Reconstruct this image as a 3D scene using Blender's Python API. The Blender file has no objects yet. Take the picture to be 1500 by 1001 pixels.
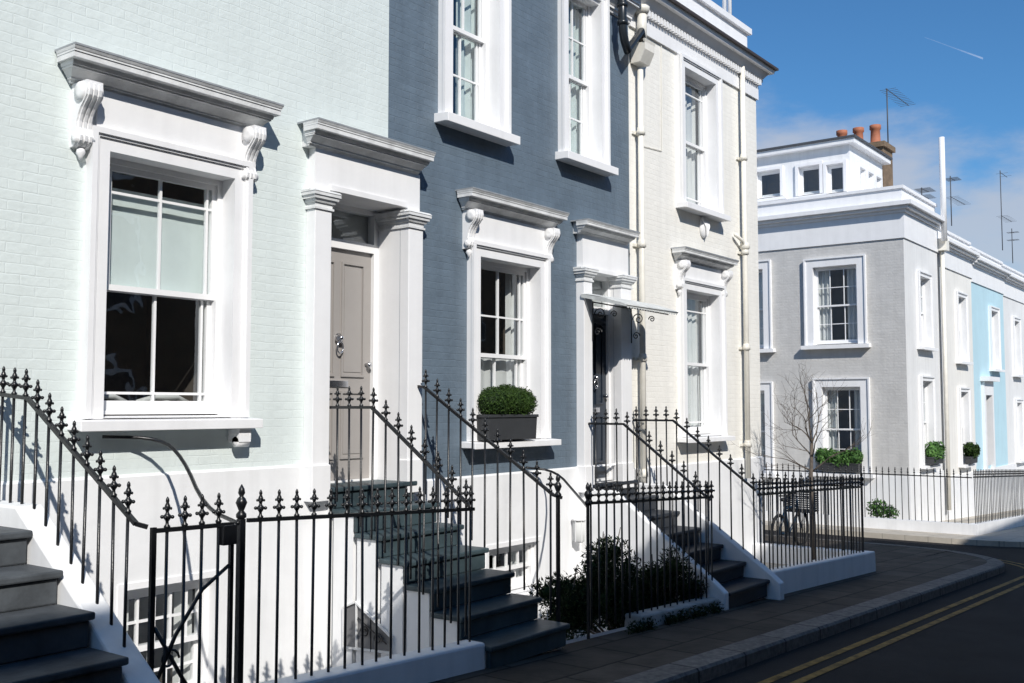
import bpy, math, random
from mathutils import Vector, Matrix
random.seed(7)
R=math.radians; SC=bpy.context.scene; COL=SC.collection
EYE=1.75; CY=-7.0
TH=R(37.03); PT=math.atan(96.5/1500)
fw=Vector((math.cos(TH)*math.cos(PT),math.sin(TH)*math.cos(PT),math.sin(PT)))
rt=Vector((math.sin(TH),-math.cos(TH),0)); up=rt.cross(fw)
def ray(u,v): return fw*1500+rt*(u-750)-up*(v-500.5)
def P(u,v,Y=0.0):
    d=ray(u,v); t=(Y-CY)/d.y; return d.x*t, EYE+d.z*t
def PX(u,v,Y=0.0): return P(u,v,Y)[0]
def PZ(u,v,Y=0.0): return P(u,v,Y)[1]
def Q(u,v,X):
    d=ray(u,v); t=X/d.x; return CY+d.y*t, EYE+d.z*t
def g(x): return -0.047*max(-40,min(70,x))
# ---------------------------------------------------------------- materials
def nodes(name):
    m=bpy.data.materials.new(name); m.use_nodes=True; nt=m.node_tree
    return m,nt,nt.nodes,nt.links,nt.nodes['Principled BSDF']
def M(name,col,rough=.6,var=.12,vs=1.5,bump=.15,bs=30,metal=0,brick=None,brickmort=.85,bdist=.006,grime=0.0,spec=.5,slab=False,c2=.93):
    m,nt,N,L,b=nodes(name)
    b.inputs['Roughness'].default_value=rough; b.inputs['Metallic'].default_value=metal
    b.inputs['Specular IOR Level'].default_value=spec
    tc=N.new('ShaderNodeTexCoord'); 
    n1=N.new('ShaderNodeTexNoise'); n1.inputs['Scale'].default_value=vs; n1.inputs['Detail'].default_value=8; n1.inputs['Roughness'].default_value=.65
    L.new(tc.outputs['Object'],n1.inputs['Vector'])
    mr=N.new('ShaderNodeMapRange'); mr.inputs['From Min'].default_value=.3; mr.inputs['From Max'].default_value=.7
    mr.inputs['To Min'].default_value=1-var; mr.inputs['To Max'].default_value=1+var*.3
    L.new(n1.outputs['Fac'],mr.inputs['Value'])
    vm=N.new('ShaderNodeVectorMath'); vm.operation='SCALE'; vm.inputs[0].default_value=col[:3]
    L.new(mr.outputs['Result'],vm.inputs['Scale'])
    out=vm.outputs['Vector']
    n2=N.new('ShaderNodeTexNoise'); n2.inputs['Scale'].default_value=bs; n2.inputs['Detail'].default_value=6
    L.new(tc.outputs['Object'],n2.inputs['Vector'])
    height=n2.outputs['Fac']; dist=.01
    bp=N.new('ShaderNodeBump'); bp.inputs['Strength'].default_value=bump
    if brick:
        sx=N.new('ShaderNodeSeparateXYZ'); L.new(tc.outputs['Object'],sx.inputs[0])
        cb=N.new('ShaderNodeCombineXYZ')
        if slab:
            L.new(sx.outputs[0],cb.inputs[0]); L.new(sx.outputs[1],cb.inputs[1])
        else:
            ad=N.new('ShaderNodeMath'); ad.operation='ADD'; L.new(sx.outputs[0],ad.inputs[0]); L.new(sx.outputs[1],ad.inputs[1])
            L.new(ad.outputs[0],cb.inputs[0]); L.new(sx.outputs[2],cb.inputs[1])
        nd=N.new('ShaderNodeTexNoise'); nd.inputs['Scale'].default_value=9; L.new(cb.outputs[0],nd.inputs['Vector'])
        sc=N.new('ShaderNodeVectorMath'); sc.operation='MULTIPLY_ADD'; sc.inputs[1].default_value=(.024,.02,0)
        L.new(nd.outputs['Color'],sc.inputs[0]); L.new(cb.outputs[0],sc.inputs[2])
        br=N.new('ShaderNodeTexBrick'); L.new(sc.outputs[0],br.inputs['Vector'])
        br.inputs['Scale'].default_value=1; br.inputs['Brick Width'].default_value=brick[0]; br.inputs['Row Height'].default_value=brick[1]
        br.inputs['Mortar Size'].default_value=brick[2]; br.inputs['Mortar Smooth'].default_value=.6
        br.inputs['Color1'].default_value=(1,1,1,1); br.inputs['Color2'].default_value=(c2,c2,c2,1)
        br.inputs['Mortar'].default_value=(brickmort,brickmort,brickmort,1)
        mu=N.new('ShaderNodeVectorMath'); mu.operation='MULTIPLY'; L.new(out,mu.inputs[0]); L.new(br.outputs['Color'],mu.inputs[1]); out=mu.outputs[0]
        sp=N.new('ShaderNodeSeparateColor'); L.new(br.outputs['Color'],sp.inputs[0])
        nf=N.new('ShaderNodeTexNoise'); nf.inputs['Scale'].default_value=2.3; nf.inputs['Detail'].default_value=4; L.new(cb.outputs[0],nf.inputs['Vector'])
        nfr=N.new('ShaderNodeMapRange'); nfr.inputs['From Min'].default_value=.35; nfr.inputs['From Max'].default_value=.65; nfr.inputs['To Min'].default_value=.2; nfr.inputs['To Max'].default_value=1; L.new(nf.outputs['Fac'],nfr.inputs[0])
        inv=N.new('ShaderNodeMath'); inv.operation='SUBTRACT'; inv.inputs[0].default_value=1; L.new(br.outputs['Fac'],inv.inputs[1])
        i2=N.new('ShaderNodeMath'); i2.operation='MULTIPLY'; L.new(inv.outputs[0],i2.inputs[0]); L.new(nfr.outputs[0],i2.inputs[1])
        a1=N.new('ShaderNodeMath'); a1.operation='MULTIPLY_ADD'; a1.inputs[1].default_value=.35/max(1-c2,.02); L.new(sp.outputs[0],a1.inputs[0]); L.new(i2.outputs[0],a1.inputs[2])
        n2.inputs['Scale'].default_value=16
        a2=N.new('ShaderNodeMath'); a2.operation='MULTIPLY_ADD'; a2.inputs[1].default_value=2.2; L.new(n2.outputs['Fac'],a2.inputs[0]); L.new(a1.outputs[0],a2.inputs[2])
        height=a2.outputs[0]; dist=bdist
    if grime>0:
        mp=N.new('ShaderNodeMapping'); mp.inputs['Scale'].default_value=(7,7,.5); L.new(tc.outputs['Object'],mp.inputs[0])
        ng=N.new('ShaderNodeTexNoise'); ng.inputs['Scale'].default_value=1; ng.inputs['Detail'].default_value=7; L.new(mp.outputs[0],ng.inputs['Vector'])
        rg=N.new('ShaderNodeMapRange'); rg.inputs['From Min'].default_value=.45; rg.inputs['From Max'].default_value=.8; rg.inputs['To Min'].default_value=1; rg.inputs['To Max'].default_value=1-grime
        L.new(ng.outputs['Fac'],rg.inputs['Value'])
        v2=N.new('ShaderNodeVectorMath'); v2.operation='SCALE'; L.new(out,v2.inputs[0]); L.new(rg.outputs[0],v2.inputs['Scale']); out=v2.outputs[0]
    L.new(out,b.inputs['Base Color'])
    bp.inputs['Distance'].default_value=dist
    L.new(height,bp.inputs['Height']); L.new(bp.outputs[0],b.inputs['Normal'])
    return m
BR=(.215,.073,.006)
mt={}
mt['mint']=M('mint_painted_brick',(.715,.782,.765),.55,.05,1.2,.34,brick=BR,brickmort=.985,grime=.06,c2=.975)
mt['blue']=M('blue_painted_brick',(.142,.190,.240),.5,.2,2.0,.5,brick=BR,brickmort=.95,grime=.15)
mt['cream']=M('cream_painted_brick',(.90,.88,.82),.55,.06,1.5,.38,brick=BR,brickmort=.97,grime=.08,c2=.97)
mt['grey']=M('grey_painted_brick',(.62,.61,.59),.6,.1,1.5,.5,brick=BR,brickmort=.92,grime=.1)
mt['offwhite']=M('off_white_stucco',(.80,.80,.79),.6,.1,1,.12,grime=.12)
mt['sky_stucco']=M('sky_blue_stucco',(.50,.71,.79),.6,.08,1,.12,grime=.08)
mt['peach']=M('pale_cream_stucco',(.84,.82,.77),.6,.08,1,.12,grime=.1)
mt['brown']=M('brown_stock_brick',(.22,.15,.10),.8,.25,2,.5,brick=BR,brickmort=1.3)
mt['stock']=M('yellow_stock_brick',(.26,.18,.11),.8,.4,2,.5,brick=BR,brickmort=.8,c2=.75)
mt['white']=M('white_stucco',(.86,.865,.87),.5,.07,2.2,.16,bs=18,grime=.12)
mt['shadewhite']=M('shade_darkened_white_paint',(.50,.50,.48),.6,.35,4,.25,bs=18,grime=.4)  # white darkened and streaked to put shade into the kerb wall's colour
mt['trim']=M('white_trim_paint',(.87,.87,.875),.42,.05,3,.1,bs=25,grime=.07)
mt['trimold']=M('weathered_trim_paint',(.80,.81,.81),.5,.2,6,.3,bs=40,grime=.25)
mt['sash']=M('white_gloss_paint',(.85,.85,.85),.3,.03,3,.03)
mt['iron']=M('black_iron_paint',(.008,.009,.011),.33,.3,20,.15,bs=60)
mt['step']=M('blue_grey_step_paint',(.060,.090,.102),.45,.45,3,.25,bs=25,grime=.3,spec=.3)
mt['stepg']=M('worn_grey_step_stone',(.085,.095,.105),.6,.5,3,.35,bs=25,grime=.35,spec=.25)
mt['stepd']=M('dark_step_paint',(.03,.036,.046),.5,.4,3,.25,bs=25,spec=.3)
mt['doorgrey']=M('grey_door_paint',(.34,.32,.305),.35,.06,3,.04)
mt['fanreflect']=M('fanlight_reflection_grey',(.42,.43,.42),.7,.06,3,.04)  # grey that stands in for the reflection in the fanlight glass
mt['vault']=M('vault_door_paint',(.16,.16,.165),.6,.15,4,.1)
mt['doorblue']=M('navy_door_paint',(.02,.03,.046),.3,.06,3,.04)
mt['chrome']=M('polished_metal',(.7,.7,.72),.18,.05,3,.02,metal=1)
mt['lead']=M('lead_sheet',(.34,.36,.38),.5,.3,8,.25)
mt['canopy']=M('pale_canopy_lead',(.62,.64,.63),.45,.18,8,.15,grime=.25)
mt['pipe']=M('cream_pipe_paint',(.84,.81,.73),.4,.12,6,.08,grime=.15)
mt['black']=M('black_pipe_paint',(.02,.025,.03),.3,.2,6,.08)
mt['gutterm']=M('brown_gutter_paint',(.06,.045,.04),.5,.2,6,.1)
mt['room']=M('dark_room_wall',(.13,.112,.095),.8,.2,2,.1)
mt['blind']=M('pale_blind_fabric',(.72,.80,.785),.8,.04,8,.1)
mt['net']=M('white_net_fabric',(.66,.67,.66),.85,.06,8,.1)
mt['teal']=M('sage_curtain_fabric',(.52,.60,.59),.85,.12,8,.1)
mt['asphalt']=M('asphalt',(.019,.018,.019),.9,.5,1.2,.6,bs=140,spec=.25)
mt['ground']=M('earth_ground',(.10,.095,.085),.9,.3,.6,.4,bs=30)
mt['pave']=M('stone_paving',(.105,.086,.068),.8,.5,2.4,.5,brick=(.78,.50,.018),brickmort=.22,slab=True,bdist=.004,c2=.62,spec=.2)
mt['kerb']=M('granite_kerb',(.20,.185,.17),.75,.6,15,.5,brick=(.9,.9,.02),brickmort=.2,slab=True,bdist=.004,c2=.72,spec=.3)
mt['yellow']=M('yellow_road_paint',(.27,.165,.035),.7,.8,9,.3,bs=120,spec=.2)
mt['gravel']=M('pale_paving',(.55,.50,.42),.8,.2,3,.4,brick=(.5,.5,.01),brickmort=.6,slab=True,bdist=.003)
mt['areafloor']=M('area_floor',(.35,.35,.35),.8,.25,3,.3)
mt['terracotta']=M('terracotta',(.42,.15,.08),.75,.2,5,.2)
mt['slate']=M('slate_roof',(.07,.075,.085),.6,.2,3,.3)
mt['bark']=M('bark',(.12,.098,.08),.85,.4,12,.6,bs=60)
mt['zinc']=M('dark_planter',(.045,.047,.05),.5,.15,5,.1)
mt['bikeblue']=M('blue_cycle_paint',(.006,.022,.045),.35,.1,3,.02)
mt['rubber']=M('rubber',(.012,.012,.012),.7,.1,3,.1)
mt['alu']=M('aluminium_tube',(.45,.46,.48),.4,.1,3,.05,metal=.6)
def vap():
    m,nt,N,L,b=nodes('ice_vapour'); b.inputs['Base Color'].default_value=(.8,.8,.85,1); b.inputs['Roughness'].default_value=1
    tr=N.new('ShaderNodeBsdfTransparent'); mx=N.new('ShaderNodeMixShader'); tc=N.new('ShaderNodeTexCoord'); n=N.new('ShaderNodeTexNoise'); n.inputs['Scale'].default_value=.02; n.inputs['Detail'].default_value=6
    L.new(tc.outputs['Object'],n.inputs['Vector']); mr=N.new('ShaderNodeMapRange'); mr.inputs['From Min'].default_value=.3; mr.inputs['From Max'].default_value=.75; mr.inputs['To Min'].default_value=0.02; mr.inputs['To Max'].default_value=.3
    L.new(n.outputs[0],mr.inputs[0]); L.new(mr.outputs[0],mx.inputs[0]); L.new(tr.outputs[0],mx.inputs[1]); L.new(b.outputs[0],mx.inputs[2]); L.new(mx.outputs[0],N['Material Output'].inputs[0]); return m
mt['vapour']=vap()
def leafmat(name,c1,c2,sp=.3):
    m,nt,N,L,b=nodes(name)
    ge=N.new('ShaderNodeNewGeometry'); cr=N.new('ShaderNodeValToRGB')
    cr.color_ramp.elements[0].color=(*c1,1); cr.color_ramp.elements[1].color=(*c2,1)
    L.new(ge.outputs['Random Per Island'],cr.inputs[0]); L.new(cr.outputs[0],b.inputs['Base Color'])
    b.inputs['Roughness'].default_value=.65; b.inputs['Specular IOR Level'].default_value=sp
    return m
mt['box_leaf']=leafmat('box_leaf',(.010,.026,.006),(.050,.095,.017),.2)
mt['dark_leaf']=leafmat('dark_leaf',(.005,.013,.005),(.026,.048,.014),.12)
mt['bright_leaf']=leafmat('bright_leaf',(.03,.08,.02),(.10,.22,.05))
def glassmat():
    m,nt,N,L,b=nodes('window_glass'); N.remove(b)
    t=N.new('ShaderNodeBsdfTransparent'); t.inputs[0].default_value=(.90,.92,.92,1)
    gl=N.new('ShaderNodeBsdfGlossy'); gl.inputs['Roughness'].default_value=.015; gl.inputs[0].default_value=(.9,.95,1,1)
    lw=N.new('ShaderNodeLayerWeight'); lw.inputs[0].default_value=.5
    pw=N.new('ShaderNodeMath'); pw.operation='POWER'; pw.inputs[1].default_value=4; L.new(lw.outputs['Facing'],pw.inputs[0])
    ad=N.new('ShaderNodeMath'); ad.operation='MULTIPLY_ADD'; ad.inputs[1].default_value=.6; ad.inputs[2].default_value=.12; L.new(pw.outputs[0],ad.inputs[0])
    tc=N.new('ShaderNodeTexCoord'); n=N.new('ShaderNodeTexNoise'); n.inputs['Scale'].default_value=2.5; L.new(tc.outputs['Object'],n.inputs['Vector'])
    bp=N.new('ShaderNodeBump'); bp.inputs['Strength'].default_value=.08; bp.inputs['Distance'].default_value=.05; L.new(n.outputs[0],bp.inputs['Height']); L.new(bp.outputs[0],gl.inputs['Normal'])
    mx=N.new('ShaderNodeMixShader'); L.new(ad.outputs[0],mx.inputs[0]); L.new(t.outputs[0],mx.inputs[1]); L.new(gl.outputs[0],mx.inputs[2])
    L.new(mx.outputs[0],N['Material Output'].inputs[0]); return m
mt['glass']=glassmat()
# ---------------------------------------------------------------- mesh helper
WL={}
class MB:
    def __init__(s,T=None): s.v=[]; s.f=[]; s.sm=[]; s.T=T
    def add(s,vs,fs,smooth=False):
        o=len(s.v)
        for p in vs:
            p=Vector(p); s.v.append(s.T(p) if s.T else p)
        for f in fs: s.f.append([o+i for i in f]); s.sm.append(smooth)
    def box(s,x0,x1,y0,y1,z0,z1):
        s.add([(x0,y0,z0),(x1,y0,z0),(x1,y1,z0),(x0,y1,z0),(x0,y0,z1),(x1,y0,z1),(x1,y1,z1),(x0,y1,z1)],
              [(0,3,2,1),(4,5,6,7),(0,1,5,4),(1,2,6,5),(2,3,7,6),(3,0,4,7)]); return s
    def layer(s,x0,x1,yw,z0,z1,p0,p1,sf=1.0):
        yb=yw; a=p0*sf; b=p1*sf
        s.add([(x0-a,yw-p0,z0),(x1+a,yw-p0,z0),(x1+a,yb,z0),(x0-a,yb,z0),(x0-b,yw-p1,z1),(x1+b,yw-p1,z1),(x1+b,yb,z1),(x0-b,yb,z1)],
              [(0,3,2,1),(4,5,6,7),(0,1,5,4),(1,2,6,5),(2,3,7,6),(3,0,4,7)]); return s
    def quad(s,a,b,c,d): s.add([a,b,c,d],[(0,1,2,3)]); return s
    def prism_x(s,poly,x0,x1):
        n=len(poly); s.add([(x0,y,z) for y,z in poly]+[(x1,y,z) for y,z in poly],
            [tuple(range(n)),tuple(range(2*n-1,n-1,-1))]+[(i,n+i,n+(i+1)%n,(i+1)%n) for i in range(n)]); return s
    def prism_z(s,poly,zf0,zf1):
        n=len(poly); s.add([(x,y,zf0(x)) for x,y in poly]+[(x,y,zf1(x)) for x,y in poly],
            [tuple(range(n-1,-1,-1)),tuple(range(n,2*n))]+[(i,(i+1)%n,n+(i+1)%n,n+i) for i in range(n)]); return s
    def tube(s,pts,r,n=8,r1=None,closed=False):
        pts=[Vector(p) for p in pts]; m=len(pts); vs=[]; fs=[]
        prev=None
        for i,p in enumerate(pts):
            if closed: d=pts[(i+1)%m]-pts[i-1]
            elif i==0: d=pts[1]-pts[0]
            elif i==m-1: d=pts[-1]-pts[-2]
            else: d=(pts[i+1]-p).normalized()+(p-pts[i-1]).normalized()
            if d.length<1e-9: d=Vector((0,0,1))
            d.normalize()
            if prev is None:
                a=Vector((0,0,1)) if abs(d.z)<.9 else Vector((1,0,0)); x=d.cross(a).normalized()
            else:
                x=prev-d*prev.dot(d); x.normalize()
            prev=x; y=d.cross(x)
            rr=r if r1 is None else r+(r1-r)*i/(m-1)
            for k in range(n):
                t=2*math.pi*(k+.5)/n; vs.append(p+x*math.cos(t)*rr+y*math.sin(t)*rr)
        for i in range(m if closed else m-1):
            for k in range(n):
                a=i*n+k; b=i*n+(k+1)%n; j=(i+1)%m; fs.append((a,b,j*n+(k+1)%n,j*n+k))
        if not closed: fs.append(tuple(range(n-1,-1,-1))); fs.append(tuple(range((m-1)*n,m*n)))
        s.add(vs,fs,n>5); return s
    def lathe(s,prof,c=(0,0,0),n=10,axis='z'):
        vs=[];fs=[];m=len(prof);c=Vector(c)
        for r,z in prof:
            for k in range(n):
                t=2*math.pi*k/n; a,b=r*math.cos(t),r*math.sin(t)
                vs.append(c+(Vector((a,b,z)) if axis=='z' else Vector((z,a,b)) if axis=='x' else Vector((a,z,b))))
        for i in range(m-1):
            for k in range(n): fs.append((i*n+k,i*n+(k+1)%n,(i+1)*n+(k+1)%n,(i+1)*n+k))
        fs.append(tuple(range(n-1,-1,-1))); fs.append(tuple(range((m-1)*n,m*n)))
        s.add(vs,fs,True); return s
    def ball(s,c,rx,ry,rz,n=10,m=6):
        vs=[];fs=[]
        for i in range(m+1):
            ph=math.pi*i/m-math.pi/2; rr=max(math.cos(ph),.02)
            for k in range(n):
                t=2*math.pi*k/n; vs.append((c[0]+rx*rr*math.cos(t),c[1]+ry*rr*math.sin(t),c[2]+rz*math.sin(ph)))
        for i in range(m):
            for k in range(n): fs.append((i*n+k,i*n+(k+1)%n,(i+1)*n+(k+1)%n,(i+1)*n+k))
        s.add(vs,fs,True); return s
    def leaves(s,lobes,n,sz,shell=.35,asp=.45,up=0.):
        W=[l[3]*l[4]*l[5] for l in lobes]
        for l in random.choices(lobes,W,k=n):
            d=Vector((random.gauss(0,1),random.gauss(0,1),random.gauss(0,1))).normalized()
            q=(1-shell*random.random()**1.5)*(1+.05*random.gauss(0,1))
            c=Vector((l[0]+d.x*l[3]*q,l[1]+d.y*l[4]*q,l[2]+d.z*l[5]*q))
            a=Vector((random.gauss(0,1),random.gauss(0,1),random.gauss(0,1))).normalized()
            nrm=(d*.8+a).normalized(); t=nrm.orthogonal().normalized(); t=Matrix.Rotation(random.random()*6.28,3,nrm)@t
            if up: t=(t+d*up+Vector((0,0,up*.6))).normalized()
            b=nrm.cross(t).normalized()
            k=sz*random.uniform(.6,1.3)
            s.add([c-t*k,c+b*k*asp,c+t*k,c-b*k*asp],[(0,1,2,3)])
        return s
    def mesh(s,name,mat,off=Vector((0,0,0))):
        me=bpy.data.meshes.new(name); me.from_pydata([p-off for p in s.v],[],s.f); me.materials.append(mat)
        me.polygons.foreach_set('use_smooth',s.sm); me.update(); return me
    def build(s,name,mat,parent=None,bevel=0,label=None):
        off=WL[parent.name] if parent else Vector((0,0,0))
        o=bpy.data.objects.new(name,s.mesh(name,mt[mat],off)); COL.objects.link(o)
        if parent: o.parent=parent
        WL[o.name]=off
        if bevel:
            b=o.modifiers.new('bevel','BEVEL'); b.width=bevel; b.segments=2; b.limit_method='ANGLE'; b.angle_limit=R(40)
        if label: o['label']=label
        return o
def thing(name,label,cat,loc=(0,0,0),group=None):
    o=bpy.data.objects.new(name,None); COL.objects.link(o); o.location=loc; o.empty_display_size=.3
    o['label']=label; o['category']=cat
    if group: o['group']=group
    WL[o.name]=Vector(loc); return o
def tag(o,label,cat,group=None,kind=None):
    o['label']=label; o['category']=cat
    if group: o['group']=group
    if kind: o['kind']=kind
    return o
def struct(o,label,cat): return tag(o,label,cat,kind='structure')
# ---------------------------------------------------------------- wall with holes
def wallgrid(mb,x0,x1,z0,z1,Y,ops):
    ops=[o for o in ops if o[0]<x1 and o[1]>x0 and o[2]<z1 and o[3]>z0]
    xs=sorted(set([x0,x1]+[min(max(c,x0),x1) for o in ops for c in o[:2]])); zs=sorted(set([z0,z1]+[min(max(c,z0),z1) for o in ops for c in o[2:4]]))
    for i in range(len(xs)-1):
        for j in range(len(zs)-1):
            cx=(xs[i]+xs[i+1])/2; cz=(zs[j]+zs[j+1])/2
            if any(o[0]<cx<o[1] and o[2]<cz<o[3] for o in ops): continue
            mb.quad((xs[i],Y,zs[j]),(xs[i+1],Y,zs[j]),(xs[i+1],Y,zs[j+1]),(xs[i],Y,zs[j+1]))
def cornice(mb,x0,x1,yw,z0,z1,Pj,sf=.45):
    H=z1-z0
    for a,b,p,q in [(0,.10,.10,.16),(.10,.17,.22,.22),(.17,.40,.24,.52),(.40,.47,.60,.60),(.47,.62,.66,.70),(.62,.82,.92,.92),(.82,.90,.95,.95),(.90,1,.97,1.02)]:
        mb.layer(x0,x1,yw,z0+a*H,z0+b*H,p*Pj,q*Pj,sf)
def corbel(mb,x0,x1,yw,z0,z1,pr):
    H=z1-z0
    pf=[(0,1),(1,1),(1,.95),(1.02,.86),(.97,.77),(.82,.69),(.62,.60),(.48,.50),(.40,.40),(.38,.30),(.44,.23),(.50,.17),(.46,.09),(.30,.03),(.12,0),(0,0)]
    for i in range(len(pf)-1):
        (p0,t0),(p1,t1)=pf[i],pf[i+1]
        if abs(t0-t1)<1e-6: continue
        ya,yb=yw-p0*pr,yw-p1*pr; za,zb=z0+t0*H,z0+t1*H
        mb.prism_x([(yw,za),(ya,za),(yb,zb),(yw,zb)],x0,x1)
    w=x1-x0
    for fx in (.12,.42,.72):
        for i in range(2,len(pf)-2):
            (p0,t0),(p1,t1)=pf[i],pf[i+1]
            ya,yb=yw-p0*pr,yw-p1*pr; za,zb=z0+t0*H,z0+t1*H
            mb.prism_x([(ya+.01,za),(ya-.014,za),(yb-.014,zb),(yb+.01,zb)],x0+w*fx,x0+w*(fx+.16))
    mb.lathe([(.02,-.014),(.6*pr*.55,-.014),(.6*pr*.55,w+.014),(.02,w+.014)],(x0,yw-pr*.62,z0+.84*H),12,'x')
    mb.lathe([(.01,-.012),(.055*H+.01,-.012),(.055*H+.01,w+.012),(.01,w+.012)],(x0,yw-pr*.34,z0+.13*H),10,'x')
    mb.lathe([(.01,0),(.016,.02),(.035,.05),(.03,.075),(.015,.09)],((x0+x1)/2,yw-pr*.2,z0-.085),8)
def wave(mb,x0,x1,z0,z1,Y,amp=.018,n=40,fold=9):
    vs=[];fs=[]
    ph=random.random()*6
    for i in range(n+1):
        x=x0+(x1-x0)*i/n; y=Y+amp*math.sin(ph+(x)*2*math.pi*fold+math.sin(x*9)*1.2)
        vs+= [(x,y,z0),(x,y+random.uniform(-.003,.003)*min(1,amp*60),z1)]
    for i in range(n): fs.append((2*i,2*i+2,2*i+3,2*i+1))
    mb.add(vs,fs,True)
def window(house,xa,xb,zs,zt,ops,aw=.15,T=None,entab=None,bars=([.08,.5,.92],[.78],[.08,.5,.92],[.14]),cur=None,sill=.16,zsb=None,Y=0.,depth=.12,room=True,simple=False,name='window',split=.5,sillmat='trim',proj=.07,so=.09,exl=.15,exr=.07,re=.25,rd=1.3):
    x0,x1=xa+aw,xb-aw; z1=zt-aw; z0=zs
    ops.append((x0,x1,z0,z1))
    m=MB(T)
    pj=proj
    m.box(xa,x0,Y-pj,Y,z0,zt); m.box(x1,xb,Y-pj,Y,z0,zt); m.box(x0,x1,Y-pj,Y,z1,zt)
    if not simple:
        e=.035
        m.box(xa-.008,xa+e,Y-pj-.035,Y-pj+.002,z0+.001,zt+.008); m.box(xb-e,xb+.008,Y-pj-.035,Y-pj+.002,z0+.001,zt+.008); m.box(xa+e,xb-e,Y-pj-.035,Y-pj+.002,zt-e,zt+.008)
        e2=.02
        m.box(xa+e,xa+e+e2,Y-pj-.017,Y-pj+.002,z0+.001,zt-e); m.box(xb-e-e2,xb-e,Y-pj-.017,Y-pj+.002,z0+.001,zt-e); m.box(xa+e+e2,xb-e-e2,Y-pj-.017,Y-pj+.002,zt-e-e2,zt-e)
    yd=Y+depth+.12
    m.quad((x0,Y,z0),(x0,yd,z0),(x0,yd,z1),(x0,Y,z1)); m.quad((x1,Y,z0),(x1,Y,z1),(x1,yd,z1),(x1,yd,z0)); m.quad((x0,Y,z1),(x0,yd,z1),(x1,yd,z1),(x1,Y,z1))
    m.quad((x0,Y-pj,z0+.004),(x1,Y-pj,z0+.004),(x1,yd,z0+.03),(x0,yd,z0+.03))
    w=m.build(name,'trim',house)
    if sill:
        s=MB(T); zb=zsb if zsb is not None else zs-.1
        s.prism_x([(Y+.05,zb+.01),(Y-sill+.015,zb+.01),(Y-sill-pj*.5,zb),(Y-sill-pj*.5,zs-.012),(Y+.05,zs+.002)],xa-so,xb+so)
        s.build('sill',sillmat,w,bevel=.006)
    yg=Y+depth
    s=MB(T); fr=.045; zm=z0+(z1-z0)*split
    s.box(x0,x0+fr,yg-.02,yg+.1,z0+.03,z1); s.box(x1-fr,x1,yg-.02,yg+.1,z0+.03,z1); s.box(x0+fr,x1-fr,yg-.02,yg+.1,z1-fr,z1); s.box(x0+fr,x1-fr,yg-.02,yg+.1,z0+.03,z0+.06)
    a0,a1=x0+fr,x1-fr; b0,b1=z0+.06,z1-fr
    for (c0,c1,yy,vb,hb) in ((zm-.02,b1,yg,bars[0],bars[1]),(b0,zm+.02,yg+.045,bars[2],bars[3])):
        st=.04; bt=.075 if c0==b0 else .045
        s.box(a0,a0+st,yy,yy+.04,c0,c1); s.box(a1-st,a1,yy,yy+.04,c0,c1)
        s.box(a0+st,a1-st,yy,yy+.04,c0,c0+bt); s.box(a0+st,a1-st,yy,yy+.04,c1-.045,c1)
        for v in vb:
            x=a0+(a1-a0)*v; s.box(x-.010,x+.010,yy+.004,yy+.034,c0+bt,c1-.045)
        for h in hb:
            z=c0+(c1-c0)*h; s.box(a0+st,a1-st,yy+.007,yy+.031,z-.010,z+.010)
    s.build('sash',"sash",w)
    p=MB(T)
    p.quad((a0+.01,yg+.02,zm),(a1-.01,yg+.02,zm),(a1-.01,yg+.02,b1),(a0+.01,yg+.02,b1))
    p.quad((a0+.01,yg+.065,b0),(a1-.01,yg+.065,b0),(a1-.01,yg+.065,zm),(a0+.01,yg+.065,zm))
    p.build('pane','glass',w)
    if room:
        r=MB(T); ya,yb=yd,yd+rd; e=re
        r.quad((x0-e,yb,z0-e),(x1+e,yb,z0-e),(x1+e,yb,z1+e),(x0-e,yb,z1+e))
        r.quad((x0-e,ya,z0-e),(x0-e,yb,z0-e),(x0-e,yb,z1+e),(x0-e,ya,z1+e)); r.quad((x1+e,ya,z0-e),(x1+e,yb,z0-e),(x1+e,yb,z1+e),(x1+e,ya,z1+e))
        r.quad((x0-e,ya,z0-e),(x1+e,ya,z0-e),(x1+e,yb,z0-e),(x0-e,yb,z0-e)); r.quad((x0-e,ya,z1+e),(x1+e,ya,z1+e),(x1+e,yb,z1+e),(x0-e,yb,z1+e))
        r.quad((x0-e,ya,z0-e),(x0,ya,z0-e),(x0,ya,z1+e),(x0-e,ya,z1+e)); r.quad((x1,ya,z0-e),(x1+e,ya,z0-e),(x1+e,ya,z1+e),(x1,ya,z1+e))
        r.quad((x0,ya,z1),(x1,ya,z1),(x1,ya,z1+e),(x0,ya,z1+e)); r.quad((x0,ya,z0-e),(x1,ya,z0-e),(x1,ya,z0),(x0,ya,z0))
        r.build('room_interior','room',w)
    for c in (cur or []):
        k=MB(T); cm=c[1]
        yc=yg+.15
        if c[0]=='upper': 
            zb_=zm+.02; zt_=zm+(b1-zm)*.84
            wave(k,a0+.02,a1-.02,zb_,zt_,yc-.03,.0025,70,1.5)
            k.tube([(a0+.02,yc-.04,zb_),(a1-.02,yc-.04,zb_)],.012,6)
        if c[0]=='full': wave(k,a0,a1,b0,b1,yc,.02,60,8)
        if c[0]=='lower': wave(k,a0,a1,b0,zm-.02,yc,.008,50,5)
        if c[0]=='sides':
            f=c[2]; ww=(a1-a0)*f; wave(k,a0,a0+ww,b0,b1,yc,.025,30,10); wave(k,a1-ww,a1,b0,b1,yc,.025,30,10)
        k.build('curtain',cm,w)
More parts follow.
